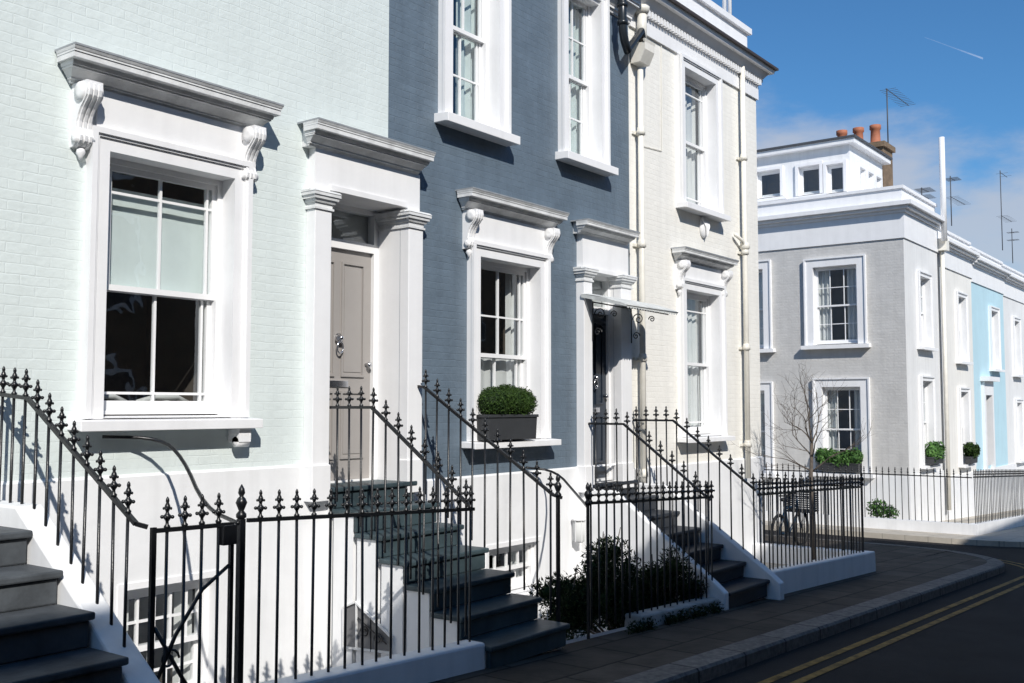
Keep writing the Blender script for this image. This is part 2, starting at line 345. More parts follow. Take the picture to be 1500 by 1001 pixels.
    if entab:
        zc0,zc1,pc,zcb=entab
        fz=MB(T); fz.box(xa+.045,xb-.045,Y-.06,Y,zt+.012,zc0); fz.build('frieze','trim',w)
        cw=.125
        k=MB(T); cornice(k,xa-exl,xb+exr,Y-.02,zc0,zc1,pc); k.box(xa-exl,xb+exr,Y-.0205,Y,zc0,zc1); k.build('cornice','trimold',w)
        k=MB(T); k.box(xa-exl-pc*.46,xb+exr+pc*.46,Y-.02-pc*1.03,Y,zc1+.001,zc1+.016); k.build('lead_flashing','lead',w)
        for xx in (xa-exl+.02,xb+exr-.02-cw):
            k=MB(T); corbel(k,xx,xx+cw,Y,zcb,zc0-.002,pc*.85); k.build('corbel','trim',w)
    return w
def door(house,xl0,xl1,xr0,xr1,zth,zcap,zlint,zc0,zc1,zdt,ops,matd,pc=.2,bz=None,Y=0.,rec=.34):
    ops.append((xl1,xr0,zth,zlint)); pj=.12
    s=MB(); s.box(xl1,xr0,Y-pj+.03,Y,zlint,zc0); s.box(xl0+.02,xl1,Y-pj+.03,Y,zcap+.0,zc0); s.box(xr0,xr1-.02,Y-pj+.03,Y,zcap,zc0)
    s.box(xl1+.0,xr0-.0,Y-pj+.015,Y-pj+.03,zlint,zlint+.05)
    D=rec+.08
    s.quad((xl1,Y-pj,zth),(xl1,Y+D,zth),(xl1,Y+D,zlint),(xl1,Y-pj+.03,zlint)); s.quad((xr0,Y,zth),(xr0,Y,zlint),(xr0,Y+D,zlint),(xr0,Y+D,zth)); s.quad((xl1,Y,zlint),(xl1,Y+D,zlint),(xr0,Y+D,zlint),(xr0,Y,zlint))
    w=s.build('door_surround','trim',house)
    for a,b,dr in ((xl0,xl1,0),(xr0,xr1,1)):
        p=MB(); zb=bz if bz is not None else zth-.05
        p.box(a,b,Y-pj,Y,zb,zcap-.17); p.box(a-.015,b+.004,Y-pj-.02,Y,zb-.001,zth+.22)
        p.build('pilaster','trim',w,bevel=.006)
        c=MB(); zz=zcap-.17
        for z_0,z_1,p0,p1 in ((0,.02,.015,.015),(.02,.06,.004,.004),(.06,.09,.02,.035),(.09,.12,.045,.05),(.12,.15,.06,.06),(.15,.17,.065,.05)):
            c.layer(a,b,Y-pj,zz+z_0,zz+z_1,p0,p1); c.box(a-p0,b+p0,Y-pj+.0005,Y-.001,zz+z_0,zz+z_1)
            if dr: c.box(a-p0,a+.01,Y,Y+rec-.045,zz+z_0+.0007,zz+z_1-.0003)
            else: c.box(b-.01,b+p0,Y,Y+rec-.045,zz+z_0+.0007,zz+z_1-.0003)
        c.build('capital','trimold',w)
    k=MB(); cornice(k,xl0-.06,xr1-.06,Y-.08,zc0,zc1,pc,.3); k.box(xl0-.06,xr1-.03,Y-.081,Y,zc0,zc1-.003); k.build('cornice','trimold',w)
    k=MB(); k.box(xl0-.06-.31*pc,xr1-.06+.31*pc,Y-.08-pc*1.03,Y,zc1+.001,zc1+.016); k.build('lead_flashing','lead',w)
    yd=Y+rec; x0,x1=xl1+.0,xr0-.0
    f=MB(); fwd=.06 if rec>.2 else .03
    f.box(x0,x0+fwd,yd-.04,yd+.05,zth+.002,zlint); f.box(x1-fwd,x1,yd-.04,yd+.05,zth+.002,zlint); f.box(x0+fwd,x1-fwd,yd-.04,yd+.05,zdt,zdt+.09); f.box(x0+fwd,x1-fwd,yd-.04,yd+.05,zlint-.05,zlint); f.box(x0+fwd,x1-fwd,yd-.06,yd+.05,zth+.002,zth+.03)
    f.build('door_frame','sash',w)
    q=MB(); q.quad((x0+fwd,yd+.01,zdt+.09),(x1-fwd,yd+.01,zdt+.09),(x1-fwd,yd+.01,zlint-.05),(x0+fwd,yd+.01,zlint-.05)); q.build('fanlight','glass',w)
    r=MB(); r.box(x0+.02,x1-.02,yd+.07,yd+.12,zdt,zlint+.2); r.build('fanlight_reflection_panel','fanreflect',w)  # added pale panel close behind the glass, imitates its grey reflection
    d=MB(); a,b=x0+fwd+.002,x1-fwd-.002; z0,z1=zth+.032,zdt-.002
    d.box(a,b,yd,yd+.04,z0,z1); H=z1-z0; st=.10
    mid=(a+b)/2
    dl=d
    for (pa,pb) in ((a+st,mid-.045),(mid+.045,b-st)):
        for (za,zb) in ((z0+.2,z0+.40*H-.04),(z0+.40*H+.1,z1-.12)):
            m=.022
            dl.box(pa,pa+m,yd-.018,yd+.001,za,zb); dl.box(pb-m,pb,yd-.018,yd+.001,za,zb); dl.box(pa+m,pb-m,yd-.018,yd+.001,za,za+m); dl.box(pa+m,pb-m,yd-.018,yd+.001,zb-m,zb)
            dl.layer(pa+m*2.2,pb-m*2.2,yd+.001,za+m*2.2,zb-m*2.2,0.008,.008)
    do=d.build('door',matd,house)
    k=MB(); k.lathe([(.045,0),(.05,-.012),(.03,-.03),(.028,-.05),(.012,-.07)],(mid,yd-.012,z0+.61*H),12,'y'); k.tube([(mid+.04*math.cos(t),yd-.045,z0+.57*H+.055*math.sin(t)) for t in [i*2*math.pi/14 for i in range(14)]],.009,6,closed=True); k.build('knocker','chrome',do)
    k=MB(); k.box(mid-.14,mid+.14,yd-.014,yd-.001,z0+.40*H,z0+.40*H+.06); k.box(mid-.11,mid+.11,yd-.02,yd-.013,z0+.40*H+.012,z0+.40*H+.046); k.build('letter_plate','chrome',do)
    k=MB(); k.lathe([(.02,0),(.015,-.03),(.03,-.045),(.025,-.065),(.008,-.07)],(b-.06,yd,z0+.5*H),10,'y'); k.build('handle','chrome',do)
    return do
def shell(house,x0,x1,zb,zt,ops,mat,Y=0.,depth=9,T=None,name='wall',l0=0.,r0=0.):
    m=MB(T); wallgrid(m,x0,x1,zb,zt,Y,ops)
    m.quad((x0,Y+l0,zb),(x0,Y+l0,zt),(x0,Y+depth,zt),(x0,Y+depth,zb)); m.quad((x1,Y+r0,zb),(x1,Y+depth,zb),(x1,Y+depth,zt),(x1,Y+r0,zt))
    m.quad((x0,Y+depth,zb),(x0,Y+depth,zt),(x1,Y+depth,zt),(x1,Y+depth,zb))
    return m.build(name,mat,house)
Zp=-1.30
# ================================================================ MINT HOUSE
XB1=7.24; XB2=11.92; XE=16.17
h1=thing('terraced_house','pale mint painted brick house with grey panelled door, at the left end of the row','house',(3.5,0,g(3.5)))
zpl=PZ(450,683)
ops=[]; 
xa,xb=PX(122,500,-.03),PX(362,500,-.07)
zs=PZ(250,613,-.18); zt=PZ(240,211,-.07)
zc0=PZ(240,147,-.2); zc1=PZ(240,103,-.28)
bw1=window(h1,xa,xb,zs,zt,ops,entab=(zc0,zc1,.25,zc0-.47),zsb=zs-.09,cur=[('upper','blind')],sill=.15,sillmat='trim')
k=MB(); k.box(xb-.12,xb+.0,-.14,0,zs-.2,zs-.092); k.lathe([(.01,0),(.045,0),(.045,.12),(.01,.12)],(xb-.12,-.09,zs-.2),10,'x'); k.build('sill_bracket','trim',bw1)
for cxx in (xa+.42,xa+1.0):
    k=MB(); k.tube([(cxx-.25,.5,zs+.03),(cxx-.23,.45,zs+.13),(cxx-.1,.40,zs+.17),(cxx+.1,.40,zs+.17),(cxx+.23,.45,zs+.13),(cxx+.25,.5,zs+.03)],.022,8); k.tube([(cxx-.22,.46,zs+.07),(cxx,.40,zs+.10),(cxx+.22,.46,zs+.07)],.045,8)
    tag(k.build('chair','net'),'curved chair back inside the mint house window, '+('left one' if cxx<xa+.6 else 'right one'),'chair',group='chairs inside the mint house')
pl1=PX(484,500,-.12); pl0=pl1-.2; pr0=pl1+1.03; pr1=pr0+.21
zth=PZ(510,707,.34); zdt=PZ(510,367,.34); zl=PZ(495,300,.34); zcap=PZ(465,277,-.15)
dc0=PZ(532,229,-.2); dc1=PZ(532,194,-.28)
door(h1,pl0,pl1,pr0,pr1,zth,zcap,zl,dc0,dc1,zdt,ops,'doorgrey',pc=.2,bz=zth-.1)
mdoor=(pl1,pr0,zth,zl)
shell(h1,-7,XB1,zpl,9.2,ops,'mint',r0=.8)
bops=[]
window(h1,PX(168,900),PX(318,900),PZ(240,1040),PZ(240,846),bops,aw=.05,Y=-.03,sill=.06,bars=([.2,.4,.6,.8],[.5],[.2,.4,.6,.8],[.5]),cur=[('sides','net',.2)],depth=.1,simple=True,proj=.01)
bops.append((pl1,pr0,zth,9))
m=MB(); wallgrid(m,-7,XB1,Zp-.1,zpl,-.03,bops); m.quad((-7,-.03,zpl),(pl0,-.03,zpl),(pl0,0.001,zpl+.02),(-7,0.001,zpl+.02)); m.build('plinth','white',h1)
m=MB(); m.box(-7.1,XB1+.0,-.25,9,9.2,9.5); m.build('parapet','trim',h1)
# ================================================================ BLUE HOUSE
h2=thing('terraced_house','dark slate blue painted brick house with white window surrounds, between the mint and cream houses','house',(9.5,0,g(9.5)))
zpl2=PZ(695,699)
ops=[mdoor]
xa,xb=PX(687,500,-.03),PX(803,500,-.07)
zs=PZ(752,645,-.16); zt=PZ(745,364,-.07); zc0=PZ(751,318,-.2); zc1=PZ(751,290,-.28)
window(h2,xa,xb,zs,zt,ops,entab=(zc0,zc1,.22,zc0-.42),zsb=zs-.08,bars=([.1,.5,.9],[.45],[.1,.5,.9],[]),cur=[('lower','net'),('sides','net',.16)],split=.47,exl=.10,exr=.10)
ZB=zs
z1u=PZ(698,178,-.16); z2u=PZ(856,229,-.16)
window(h2,PX(645,100,-.03),PX(745,100,-.07),z1u,z1u+2.32,ops,zsb=z1u-.11,bars=([.1,.5,.9],[.5],[.1,.5,.9],[.5]),cur=[('sides','teal',.47)],aw=.16,so=.06)
window(h2,PX(820,130,-.03),PX(890,130,-.07),z2u,z2u+2.32,ops,zsb=z2u-.11,bars=([.1,.5,.9],[.5],[.1,.5,.9],[.5]),cur=[('sides','teal',.47)],aw=.14,so=.06)
l1=PX(868,500,-.12); l0=l1-.19; r0=l1+.70; r1=r0+.26
zth2=PZ(880,704,.1); zdt2=zth2+2.15
zcap2=PZ(858,391,-.15); zl2=PZ(876,405,.1)
door(h2,l0,l1,r0,r1,zth2,zcap2,zl2,PZ(895,349,-.2),PZ(895,330,-.28),zdt2,ops,'doorblue',pc=.18,bz=zth2-.1,rec=.10)
ztb=EYE+5.25
shell(h2,XB1,XB2,zpl2,ztb,ops,'blue',l0=.8)
m=MB(); cornice(m,XB1,XB2-.0,0,ztb,ztb+.45,.3,0); m.box(XB1,XB2,.0,9,ztb,ztb+.9); m.build('parapet','trim',h2)
bops=[mdoor]
window(h2,PX(708,820),PX(790,820),PZ(750,870),PZ(750,792),bops,aw=.05,Y=-.03,sill=.06,bars=([.25,.5,.75],[],[.25,.5,.75],[]),cur=[('sides','net',.2)],depth=.1,simple=True,proj=.01)
bops.append((l1,r0,zth2,9))
m=MB(); wallgrid(m,XB1,XB2,Zp-.1,zpl2,-.03,bops); m.quad((pr1,-.03,zpl2),(XB2,-.03,zpl2),(XB2,0.001,zpl2+.02),(pr1,0.001,zpl2+.02)); m.build('plinth','white',h2)
# canopy over blue door
ca,cb=l0-.02,r1+.12; zcn=PZ(850,437,-.1)
ya,yb=-.085,-.74
def cy_z(t): return zcn+.055-.04*t-.13*t**1.7
c=MB(); nx=20; ny=7; vs=[];fs=[]
for j in range(ny+1):
    t=j/ny
    for i in range(nx*4+1):
        x=ca+(cb-ca)*i/(nx*4); rib=abs(math.sin(math.pi*i/4)); vs.append((x,ya+(yb-ya)*t,cy_z(t)+.014*rib))
W_=nx*4+1
for j in range(ny):
    for i in range(W_-1): a=j*W_+i; fs.append((a,a+1,a+W_+1,a+W_))
c.add(vs,fs,False)
vs=[];fs=[]
for i in range(W_):
    x=ca+(cb-ca)*i/(W_-1); rib=abs(math.sin(math.pi*i/4)); yy=yb-.001; vs+=[(x,yy,cy_z(1)+.014*rib),(x,yy,cy_z(1)-.016-.026*rib)]
for i in range(W_-1): fs.append((2*i,2*i+1,2*i+3,2*i+2))
c.add(vs,fs)
c.tube([(ca,yb-.004,cy_z(1)),(cb,yb-.004,cy_z(1))],.008,6)
for xx in (ca,cb): c.add([(xx,ya,cy_z(0)),(xx,ya,cy_z(0)-.04),(xx,yb,cy_z(1)-.02),(xx,yb,cy_z(1)),(xx,ya+(yb-ya)*.5,cy_z(.5))],[(0,1,2,3,4)])
cano=c.build('door_canopy','canopy',h2)
for x in (l1-.02,cb-.16):
    k=MB(); k.tube([(x,-.13,zcn-.03),(x,yb+.05,zcn-.15)],.008,6); k.tube([(x,-.14,zcn-.02),(x,-.14,zcn-.50)],.008,6)
    for (cy,cz,rr,s0) in ((-.25,zcn-.19,.09,1),(-.21,zcn-.41,.06,-1),(-.45,zcn-.20,.05,1)):
        k.tube([(x,cy+s0*rr*math.exp(-t*.16)*math.cos(t),cz+rr*math.exp(-t*.16)*math.sin(t)) for t in [i*.4 for i in range(24)]],.007,5)
    k.build('scroll_bracket','iron',cano)
# ================================================================ CREAM HOUSE
h3=thing('terraced_house','cream painted brick house with two downpipes and dentilled cornice beside the side street','house',(14,0,g(14)))
zpl3=PZ(1095,672)
ops=[]
xa,xb=PX(996,500,-.03),PX(1061,500,-.07)
zs=PZ(1030,640,-.16); zt=PZ(1030,414,-.07); zc0=PZ(1030,386,-.2); zc1=PZ(1030,368,-.28)
window(h3,xa,xb,zs,zt,ops,entab=(zc0,zc1,.22,zc0-.42),zsb=zs-.08,bars=([.1,.9],[.78],[.1,.9],[.14]),cur=[('full','net')],exl=.1,exr=.1)
zs=PZ(1030,303,-.16)
window(h3,PX(994,200,-.03),PX(1056,200,-.07),zs,PZ(1025,96,-.07),ops,zsb=zs-.1,bars=([.1,.9],[.78],[.1,.9],[.14]),cur=[('full','net')],so=.06)
zf=EYE+5.22
shell(h3,XB2,XE,zpl3,zf,ops,'cream')
m=MB(); wallgrid(m,XB2,XE+.03,g(20)-.3,zpl3,-.03,[]); m.quad((XE+.03,-.03,-2),(XE+.03,9,-2),(XE+.03,9,zpl3),(XE+.03,-.03,zpl3)); m.quad((XB2,-.03,zpl3),(XE+.03,-.03,zpl3),(XE,0.001,zpl3+.02),(XB2,0.001,zpl3+.02)); m.quad((XE+.03,-.03,zpl3),(XE+.03,9,zpl3),(XE,9,zpl3+.02),(XE,0,zpl3+.02)); m.build('plinth','white',h3)
m=MB(); m.box(XB2+.002,XE+.03,-.035,9.03,zf,zf+.36)
co=m.build('cornice','trim',h3)
dm=None
for i in range(48):
    x=XB2+.05+i*(XE-XB2)/48
    if dm is None:
        m=MB(); m.box(0,.05,-.10,-.035,zf+.24,zf+.33); o=m.build('dentil','trim'); dm=o.data
    else: o=bpy.data.objects.new('dentil',dm); COL.objects.link(o)
    o.parent=co; o.location=Vector((x,0,0))-WL[h3.name]
m=MB(); m.layer(XB2+.01,XE+.03,-.035,zf+.36,zf+.46,.06,.14); m.layer(XB2+.01,XE+.03,-.035,zf+.46,zf+.52,.2,.22); m.box(XB2+.01,XE+.24,-.03,9.2,zf+.36,zf+.52); m.build('moulding','trim',co)
m=MB(); m.box(XB2-.1,XE+.28,-.30,-.16,zf+.522,zf+.558); m.box(XE+.2,XE+.3,-.16,9.2,zf+.522,zf+.558); m.build('gutter','gutterm',h3)
m=MB(); m.box(XB2+.01,XE-.05,.12,.42,zf+.52,zf+1.15); m.box(XE-.35,XE-.05,.42,9,zf+.52,zf+1.15); m.box(XB2,XE+.02,.06,.48,zf+1.15,zf+1.25); m.box(XE-.42,XE+.02,.48,9,zf+1.15,zf+1.25); m.box(XB2,XE-.36,.5,9,zf+.52,zf+.6);m.build('parapet','trim',h3)
m=MB(); m.tube([(XE-.65,.25,zf+1.25),(XE-.65,.25,zf+2.6)],.035); m.tube([(XE-.45,.25,zf+1.25),(XE-.45,.25,zf+2.6)],.035); m.tube([(XE-1.5,.25,zf+2.2),(XE-.2,.25,zf+2.2)],.03); m.build('roof_rail','sash',h3)
xm,zm_=P(1031,333,-.02)
m=MB(); m.ball((xm,-.02,zm_),.13,.05,.17,16,8); 
for i in range(-3,4): m.tube([(xm,-.07,zm_-.15),(xm+i*.02,-.085,zm_),(xm+i*.034,-.055,zm_+.14-abs(i)*.012)],.010,5)
m.build('shell_plaque','trim',h3)
def pipe(u,ztop,zbot,hop=True,Y=-.09):
    x=PX(u,350,Y); m=MB(); m.tube([(x,Y,zbot),(x,Y,ztop)],.042,10)
    zz=zbot+.5
    while zz<ztop-.2:
        m.lathe([(.042,0),(.062,.0),(.062,.05),(.052,.08),(.052,.1),(.042,.1)],(x,Y,zz),10); m.box(x-.1,x+.1,-.03,-.001,zz+.01,zz+.05); zz+=1.55
    o=m.build('downpipe','pipe',h3)
    return x,o
x,o=pipe(940,PZ(940,110),zpl3-.6)
k=MB(); zt_=PZ(945,105)
k.prism_x([(-.02,zt_),(-.16,zt_),(-.24,zt_+.16),(-.24,zt_+.26),(-.02,zt_+.26)],x-.13,x+.13); k.layer(x-.12,x+.12,-.22,zt_+.26,zt_+.3,.02,.03); k.build('hopper_head','pipe',o)
k=MB(); k.tube([(x,-.12,zt_+.28),(x,-.12,zt_+.75)],.07,10); k.lathe([(.08,0),(.11,.05),(.11,.1),(.08,.12)],(x,-.12,zt_+.7),10); k.build('pipe_collar','pipe',o)
k=MB(); xx,zz=P(914,10,-.2)
k.tube([(xx-.05,-.2,zz+.3),(xx-.04,-.2,zz-.12),(xx-.03,-.2,zz-.34),(xx+.02,-.195,zz-.46),(xx+.10,-.19,zz-.56),(x-.10,-.16,zt_+.42),(x-.02,-.14,zt_+.30)],.058,12)
for q in (0.2,-.02,-.26): k.lathe([(.06,0),(.075,.005),(.075,.05),(.06,.055)],(xx-.04,-.2,zz+q),12)
k.build('black_elbow','black',o)
x,o=pipe(1091,zf+.36,zpl3-.3)
k=MB(); zj=PZ(1088,360); k.tube([(x-.3,-.06,zj+.12),(x-.12,-.09,zj+.05),(x,-.09,zj-.05)],.03,8); k.lathe([(.045,0),(.08,.03),(.08,.1),(.045,.13)],(x,-.09,zj-.1),10); k.build('waste_branch','pipe',o)
k=MB()
k.tube([(XB2+.35,-.012,zpl3+.1),(XB2+.36,-.012,zf-1.6),(XB2+.9,-.012,zf-1.56),(XB2+.92,-.012,zf)],.006,5); k.build('cable','pipe',h3)
# ================================================================ FRONT STEPS
FY=-1.78
def steps(label,x0,x1,lst,mat,zfloor,inner=0.34,copings=(),sidemat='white'):
    t=thing('front_steps',label,'steps',((x0+x1)/2,lst[-1][0],g(x0)),None)
    yb=inner
    side=MB()
    for i,(yf,z) in enumerate(lst):
        m=MB(); m.box(x0-.02,x1+.02,yf-.03,yb+(.02 if i else 0),z-.045,z); 
        zn=lst[i+1][1] if i+1<len(lst) else g(x0)-.02
        m.box(x0,x1,yf,yf+.05,zn+.001,z-.046); m.build('step',mat,t,bevel=.012)
        side.box(x0+.005,x1-.005,yf+.05,yb,zfloor,z-.047)
        yb=yf
    side.build('stair_base',sidemat,t)
    for (xa,xb,ya,za,yb_,zb_) in copings:
        m=MB(); m.prism_x([(0.0,za),(ya,za),(yb_,zb_),(yb_-.12,zb_-.1),(yb_-.12,zb_-.9),(0.0,zb_-.9)],xa,xb); m.build('side_coping',sidemat,t,bevel=.015)
    return t
H=lambda h:EYE+h
steps('grey stone steps climbing out of frame at the bottom left corner',1.9,3.27,[(-.82,H(-.75)),(-1.18,H(-.957)),(-1.53,H(-1.158)),(-1.87,H(-1.36)),(-2.2,H(-1.56)),(-2.53,H(-1.76))],'stepg',Zp,inner=0.0,copings=[(3.29,3.47,-.62,H(-.62),-1.95,H(-1.54))])
sx0=pl1+.06
s2t=steps('blue grey painted steps rising to the grey door of the mint house',sx0,pr0+.1,[(-.12-.30*i,H(-.72)-i*.193) for i in range(7)],'step',Zp)
# grey vault hatch with curly iron grille in the white side wall of the stairs
XS=sx0+.004
def qq(u,v,dx=0.): y,z=Q(u,v,XS-dx); return Vector((XS-dx,y,z))
edge=[(503,948),(503,890),(521,882),(574,934),(574,957)]
k=MB(); k.add([qq(u,v,.003) for u,v in edge],[(0,1,2,3,4)]); vd=k.build('vault_hatch','vault',s2t)
k=MB(); k.tube([qq(u,v,.014) for u,v in edge],.014,4,closed=True); k.tube([qq(522,884,.014),qq(522,952,.014)],.010,4); k.build('hatch_frame','trimold',vd)
k=MB()
for (u,v,s0) in ((534,926,1),(553,936,-1)):
    c0=qq(u,v,.02); k.tube([(c0.x,c0.y+s0*.055*math.exp(-t*.12)*math.cos(t),c0.z+.055*math.exp(-t*.12)*math.sin(t)) for t in [i*.4 for i in range(24)]],.007,5)
k.tube([qq(524,905,.02),qq(566,944,.02)],.006,5); k.tube([qq(543,905,.02),qq(543,955,.02)],.006,5)
k.build('iron_grille','iron',vd)
st3=[(-.12-.30*i,zth2-.01-i*.187) for i in range(7)]
steps('dark steps rising to the canopied door of the dark blue house',l1-.02,r0+.36,st3,'stepd',g(16),inner=.1,copings=[(l1-.15,l1-.045,-.5,zth2-.06,-1.82,g(11)+.3),(r0+.385,r0+.52,-.5,zth2-.06,-1.95,g(12)+.3)])
# ================================================================ IRON RAILINGS
BALS={}
def balmesh(L,far=False):
    L=round(L*50)/50; key=(L,far)
    if key in BALS: return BALS[key]
    n=6 if far else 10
    m=MB(); m.lathe([(.0098,-L),(.0098,-L+.04),(.0098,0)],(0,0,0),6 if far else 8)
    m.lathe([(.009,.0),(.018,.010),(.019,.02),(.010,.03),(.009,.045),(.013,.053),(.022,.066),(.023,.080),(.012,.092),(.009,.102),(.013,.112),(.018,.125),(.015,.14),(.008,.155),(.011,.165),(.009,.178),(.0015,.19)],(0,0,0),n)
    if not far:
        for a in range(4):
            an=a*math.pi/2+.66
            c,s_=math.cos(an),math.sin(an); m.ball((.030*c,.030*s_,.073),.012,.012,.0115,8,5); m.ball((.021*c,.021*s_,.122),.0085,.0085,.009,6,4)
    me=m.mesh('baluster',mt['iron']); BALS[key]=me; return me
def railing(name,label,cat,pts,basef,spacing=.155,group=None,far=False,lower=None,start=.05,posts=()):
    t=thing(name,label,cat,(pts[0][0],pts[0][1],basef(*pts[0][:2])),group); off=WL[t.name]
    m=MB(); P3=[Vector(p) for p in pts]
    for i in range(len(P3)-1):
        m.tube([P3[i],P3[i+1]],.018,4)
    m.build('rail','iron',t)
    seg=[(P3[i+1]-P3[i]) for i in range(len(P3)-1)]; hl=[Vector((s.x,s.y,0)).length for s in seg]; tot=sum(hl); s=start
    while s<tot-.02:
        q=s;i=0
        while q>hl[i]: q-=hl[i]; i+=1
        p=P3[i]+seg[i]*(q/hl[i]); zb=basef(p.x,p.y)
        o=bpy.data.objects.new('baluster',balmesh(p.z-zb+.03,far)); COL.objects.link(o); o.parent=t; o.location=p-off; o.rotation_euler.z=random.uniform(-.12,.12); o.rotation_euler.x=random.uniform(-.006,.006); o.rotation_euler.y=random.uniform(-.008,.008)
        s+=spacing
    for pp in posts:
        x,y,z0,z1=pp[:4]; w=pp[4] if len(pp)>4 else .02
        k=MB(); k.box(x-w,x+w,y-w,y+w,z0,z1); k.lathe([(.02,0),(.032,.01),(.032,.03),(.016,.05),(.026,.075),(.036,.1),(.026,.125),(.012,.14),(.022,.16),(.018,.185),(.002,.215)],(x,y,z1),10); k.build('post','iron',t)
    return t
cs=lambda x,y: H(-.62) if y>-.62 else H(-.62)-(-.62-y)*(.92/1.33)
railing('stair_railing','black iron stair railing on the sloping white coping at the far left','railing',[(3.40,.0,H(.10)),(3.40,-.52,H(.06)),(3.40,FY+.02,H(-.66)),(3.45,FY-.02,H(-.68))],cs,spacing=.148)
s2=lambda x,y: H(-.76) if y>-.12 else H(-.76)-(-.12-y)*.66
xL=pl1+.02; xR=pr0+.15
railing('stair_railing','left hand black iron railing of the steps to the grey door','railing',[(xL,-.0,H(.0)),(xL,-.63,H(.0)),(xL,FY+.03,H(-.80))],s2,spacing=.15)
railing('stair_railing','right hand black iron railing of the steps to the grey door','railing',[(xR,-.02,H(.22)),(xR,-.2,H(.20)),(xR,FY+.03,H(-.78)),(xR,FY-.06,H(-.80))],s2,spacing=.15,posts=[(xR,FY-.02,g(7.6),H(-.80),.014)])
xL3=l1-.1; xR3=r0+.45
s3=lambda x,y: zth2-.06 if y>-.5 else zth2-.06-(-.5-y)*.80
railing('stair_railing','left hand black iron railing of the steps below the door canopy','railing',[(xL3,-.02,H(-.2)),(xL3,-.62,H(-.2)),(xL3,FY+.03,H(-1.05))],s3,spacing=.15)
railing('stair_railing','right hand black iron railing of the steps below the door canopy','railing',[(xR3,-.02,H(-.17)),(xR3,-.62,H(-.17)),(xR3,FY+.03,H(-1.02))],s3,spacing=.15)
bw=.2
fb=lambda x,y: g(x)+bw
def rl(x,y,dz=1.24): return (x,y,g(x)+dz)
XF=15.78
railing('area_railing','straight black iron railing on the white kerb wall in front of the mint house','railing',[rl(4.17,FY),rl(xL,FY)],fb,spacing=.150,start=.1,posts=[(4.12,FY,g(4.1)-.1,g(4.1)+1.25)])
railing('area_railing','black iron railing with the dark shrub behind it, in front of the blue house','railing',[rl(8.09,FY),rl(xL3,FY)],lambda x,y:g(x)+.12,spacing=.14,posts=[(8.09,FY,g(8.1),g(8.1)+1.22,.011)])
railing('area_railing','black iron railing on a white wall in front of the cream house','railing',[rl(xR3,FY),rl(XF,FY,1.28)],lambda x,y:g(x)+.3,spacing=.13,posts=[(XF,FY,g(XF),g(XF)+1.3,.014)])
railing('area_railing','black iron railing returning along the side street beside the cream house','railing',[rl(XF,FY+.12,1.28),rl(XF,-.06,1.28)],lambda x,y:g(x)+.3,spacing=.13)
XG=27.5; YG=.86
railing('area_railing','far black iron railing facing the side street in front of the grey corner house','railing',[(25.6,5.5,g(25.6)+1.32),(25.6,-1.1,g(25.6)+1.32)],lambda x,y:g(x)+.25,spacing=.15,far=True)
railing('area_railing','far black iron railing running along the street past the grey corner house','railing',[(25.75,-1.1,g(25.6)+1.32),(40,-1.1,g(40)+1.32)],lambda x,y:g(x)+.25,spacing=.16,far=True)
gt=thing('iron_gate','black iron area gate with diagonal brace and lock box between two railings','gate',(3.5,FY,g(3.5)))
m=MB(); za=g(3.8)+1.22
m.tube([(3.5,FY,za),(4.06,FY,za-.01)],.018,4); m.tube([(3.5,FY,za-1.45),(4.06,FY,za-1.45)],.018,4); m.box(3.485,3.515,FY-.012,FY+.012,za-1.7,za+.02); m.box(4.035,4.06,FY-.012,FY+.012,za-1.5,za); m.build('gate_frame','iron',gt)
m=MB(); m.tube([(3.52,FY,za-.9),(3.66,FY,za-.62),(3.84,FY,za-.38),(4.03,FY,za-.26)],.013,6); m.tube([(3.52,FY,za-.55),(3.7,FY,za-.85),(4.03,FY,za-1.35)],.013,6)
m.tube([(3.62+.07*math.exp(-t*.15)*math.cos(t),FY,za-.75+.07*math.exp(-t*.15)*math.sin(t)) for t in [i*.4 for i in range(20)]],.008,5)
m.build('brace','iron',gt)
m=MB(); m.box(3.96,4.06,FY-.04,FY+.03,za-.13,za-.01); m.build('lock_box','iron',gt,bevel=.004)
for i in range(4):
    o=bpy.data.objects.new('baluster',balmesh(1.5)); COL.objects.link(o); o.parent=gt; o.location=Vector((3.59+i*.12,FY,za))-WL[gt.name]
def hr(pts,label):
    m=MB(); 
    P3=[Vector(p) for p in pts]
    for _ in range(2):
        Qp=[P3[0]]
        for i in range(len(P3)-1): Qp+= [P3[i]*.75+P3[i+1]*.25,P3[i]*.25+P3[i+1]*.75]
        P3=Qp+[P3[-1]]
    m.tube(P3,.014,8); tag(m.build('iron_handrail','iron'),label,'handrail')
hr([(PX(150,640,-.03),-.03,PZ(150,640,-.03)),(PX(235,642,-.2),-.2,PZ(235,642,-.2)),(PX(268,670,-.5),-.5,PZ(268,670,-.5)),(PX(300,745,-1.2),-1.2,PZ(300,745,-1.2)),(4.1,FY,g(4)+1.22)],'curved black iron handrail from under the mint house window down to the gate')
hr([(PX(770,685,-.03),-.03,PZ(770,685,-.03)),(PX(815,690,-.25),-.25,PZ(815,690,-.25)),(PX(845,725,-.9),-.9,PZ(845,725,-.9)),(8.09,FY,g(8)+1.2)],'curved black iron handrail from the blue house down to its area gate')
